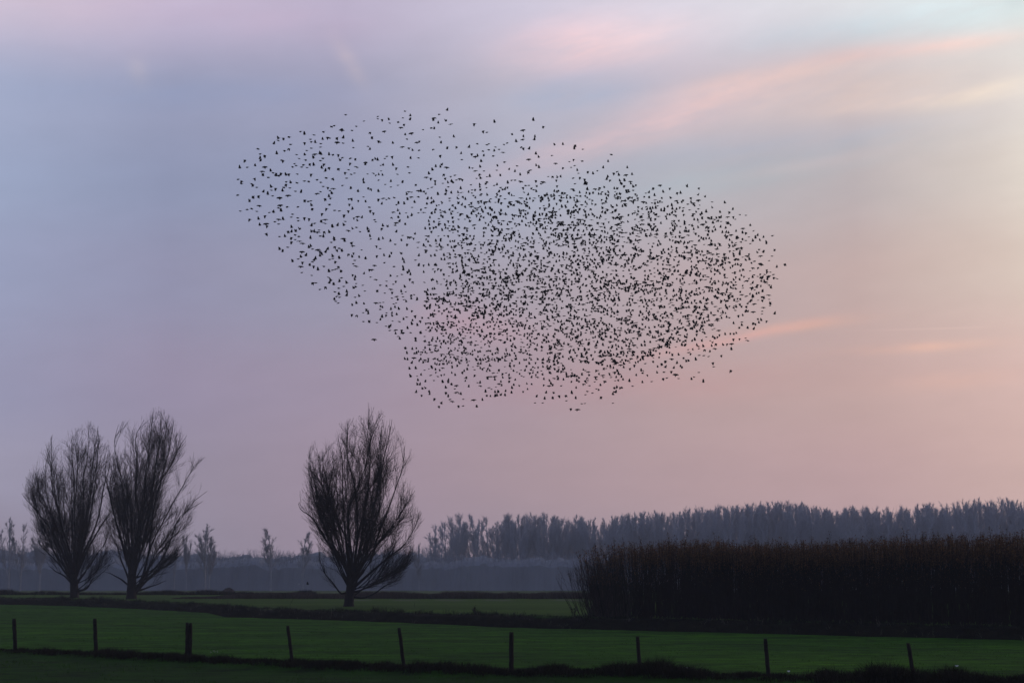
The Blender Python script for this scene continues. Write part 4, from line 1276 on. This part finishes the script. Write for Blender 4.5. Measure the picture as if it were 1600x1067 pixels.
DENS[2:15, 0:3] *= 1.3
DENS *= 1.03
rb = np.random.default_rng(2024)
fill = []
NT = int(580 * 340 / 100 * 3.9)
cx_ = rb.uniform(640, 1220, NT); cy_ = rb.uniform(280, 620, NT)
dd = dens(cx_, cy_) * (.7 + .6 * vnoise(cx_ / 13, cy_ / 10, 99))
ok = rb.random(NT) * 3.9 < dd * 1.8
for x, y in zip(cx_[ok], cy_[ok]):
    # where every bird was noted one by one, add none
    if x < 662 and y < 545: continue
    if y < 293 and x < 958: continue
    if len(fill) and np.min((np.array(fill)[-400:, 0] - x) ** 2 + (np.array(fill)[-400:, 1] - y) ** 2) < 2.0 ** 2: continue
    if np.min((SX[:, 0] - x) ** 2 + (SX[:, 1] - y) ** 2) < 3.6 ** 2: continue
    fill.append((x, y))

order = sorted(range(len(seen)), key=lambda i: seen[i][0])
SPECIAL = {(1225, 412): 'lone bird farthest right, outside the right tip of the flock',
           (1207, 368): 'outlying bird above the right tip of the flock',
           (540, 180): 'lone gliding bird above the upper left edge of the flock',
           (698, 173): 'highest bird of the flock, above its upper left bulge',
           (833, 188): 'bird with raised wings standing clear above the middle of the flock',
           (849, 198): 'bird right beside and below the one standing clear above the middle',
           (773, 191): 'bird with raised wings alone above the upper edge, left of centre',
           (741, 193): 'bird with lowered wings alone above the upper edge, left of centre',
           (1142, 578): 'stray bird farthest out below the right end of the flock',
           (1099, 597): 'lowest stray bird below the right half of the flock',
           (1210, 490): 'bird clear of the right edge of the flock, below its tip',
           (903, 640): 'lowest bird of the whole flock, at the bottom centre',
           (599, 541): 'lone bird below the lower left edge of the flock',
           (1074, 292): 'highest bird over the right half of the flock',
           (954, 242): 'bird standing clear above the upper right shoulder of the flock'}
spec = {}
for (sx_, sy_), lab in SPECIAL.items():
    i = min(range(len(seen)), key=lambda i: (seen[i][0] - sx_) ** 2 + (seen[i][1] - sy_) ** 2)
    spec[i] = lab
single = set(spec)
for i in order:
    if len(single) >= 300: break
    single.add(i)
WORD = {'u': 'raised wings', 'f': 'level wings', 'd': 'spread wings'}
def zone(x, y):
    if x < 400: return 'outermost left edge of the flock'
    if x < 440: return ('upper' if y < 280 else 'lower') + ' leftmost tip of the flock'
    side = 'outer left' if x < 490 else 'inner left'
    if y < 235: return side + ' part of the flock, upper edge'
    if y < 280: return side + ' part of the flock, upper middle'
    if y > 390: return side + ' part of the flock, lowest edge'
    if y > 335: return side + ' part of the flock, lower middle'
    return side + ' part of the flock, centre'
GB = 'starlings of the flock flying one by one at its left'
flock = Acc()
def put_in_mass(px, py, k, dist):
    j = int(rb.integers(3))
    M = np.array(bird_pose(k, j, rb))
    p = at(px, py, dist)
    ac = BIRD[k, j][0]
    off = flock.n
    vv = np.concatenate(ac.v) * rb.uniform(.80, 1.05) @ M.T + p
    flock.v.append(vv.astype(np.float32)); flock.n += len(vv)
    for f in ac.f: flock.f.append(f + off)
for i, (px, py, k) in enumerate(seen):
    if i in single:
        j = int(rb.integers(3))
        o = D.objects.new('starling', BIRD[k, j][1])
        COL.objects.link(o)
        p = at(px, py, rb.uniform(106, 118))
        s = rb.uniform(.98, 1.1)
        o.matrix_world = Matrix.Translation(Vector(p)) @ (bird_pose(k, j, rb).to_4x4()) @ Matrix.Scale(s, 4)
        if i in spec:
            tag(o, spec[i], 'bird', 'starlings flying clear of the flock')
        else:
            tag(o, 'black bird with %s, %s' % (WORD[k], zone(px, py)), 'bird', GB)
    else:
        put_in_mass(px, py, k, rb.uniform(108, 120))
for (x, y) in fill:
    low = y > 500 and x < 860
    k = rb.choice(['u', 'f', 'd'], p=[.42, .2, .38])
    put_in_mass(x, y, k, rb.uniform(128, 145) if low else rb.uniform(114, 136))
tag(flock.build('starling_swarm', M_BIRD), 'dense swarm of tiny black starlings filling the middle and right of the flock', None, kind='stuff')
print('birds', len(seen), len(fill))

# two larger birds low over the far field
for px, py, m, k, lab in ((467.5, 912, M_WHITE, 'f', 'pale bird flying low over the far field, left of the pair'),
                          (481, 912.5, M_BIRD, 'u', 'dark bird flying low over the far field, right of the pair')):
    me = BIRD[k, 0][1].copy(); me.materials.clear(); me.materials.append(m)
    o = D.objects.new('flying_bird', me); COL.objects.link(o)
    p = at(px, py, 215)
    o.matrix_world = Matrix.Translation(Vector(p)) @ Matrix.Rotation(math.pi * .93, 4, 'Z') @ Matrix.Scale(1.7, 4)
    tag(o, lab, 'bird', 'two birds low over the far field')

# ------------------------------------------------------------------ evening haze
hz = D.materials.new('haze')
hz.use_nodes = True
t = hz.node_tree
t.nodes.clear()
out = t.nodes.new('ShaderNodeOutputMaterial')
pv = t.nodes.new('ShaderNodeVolumePrincipled')
pv.inputs['Color'].default_value = (.82, .88, .96, 1)
pv.inputs['Density'].default_value = HAZE_DENSITY
pv.inputs['Density Attribute'].default_value = ''
pv.inputs['Anisotropy'].default_value = 0.0
t.links.new(pv.outputs[0], out.inputs['Volume'])
try: hz.cycles.homogeneous_volume = True
except Exception: pass
a = Acc()
x0, x1, y0, y1, z0, z1 = -480, 480, -70, 790, -3.9, 47
y1 = max(y1, float(YY.max()) + 5)
V = [(x, y, z) for z in (z0, z1) for y in (y0, y1) for x in (x0, x1)]
a.add(V, [(0, 2, 3, 1), (4, 5, 7, 6), (0, 1, 5, 4), (2, 6, 7, 3), (0, 4, 6, 2), (1, 3, 7, 5)])
tag(a.build('haze', hz, smooth=False), 'thin blue evening haze over the fields', None, kind='stuff')
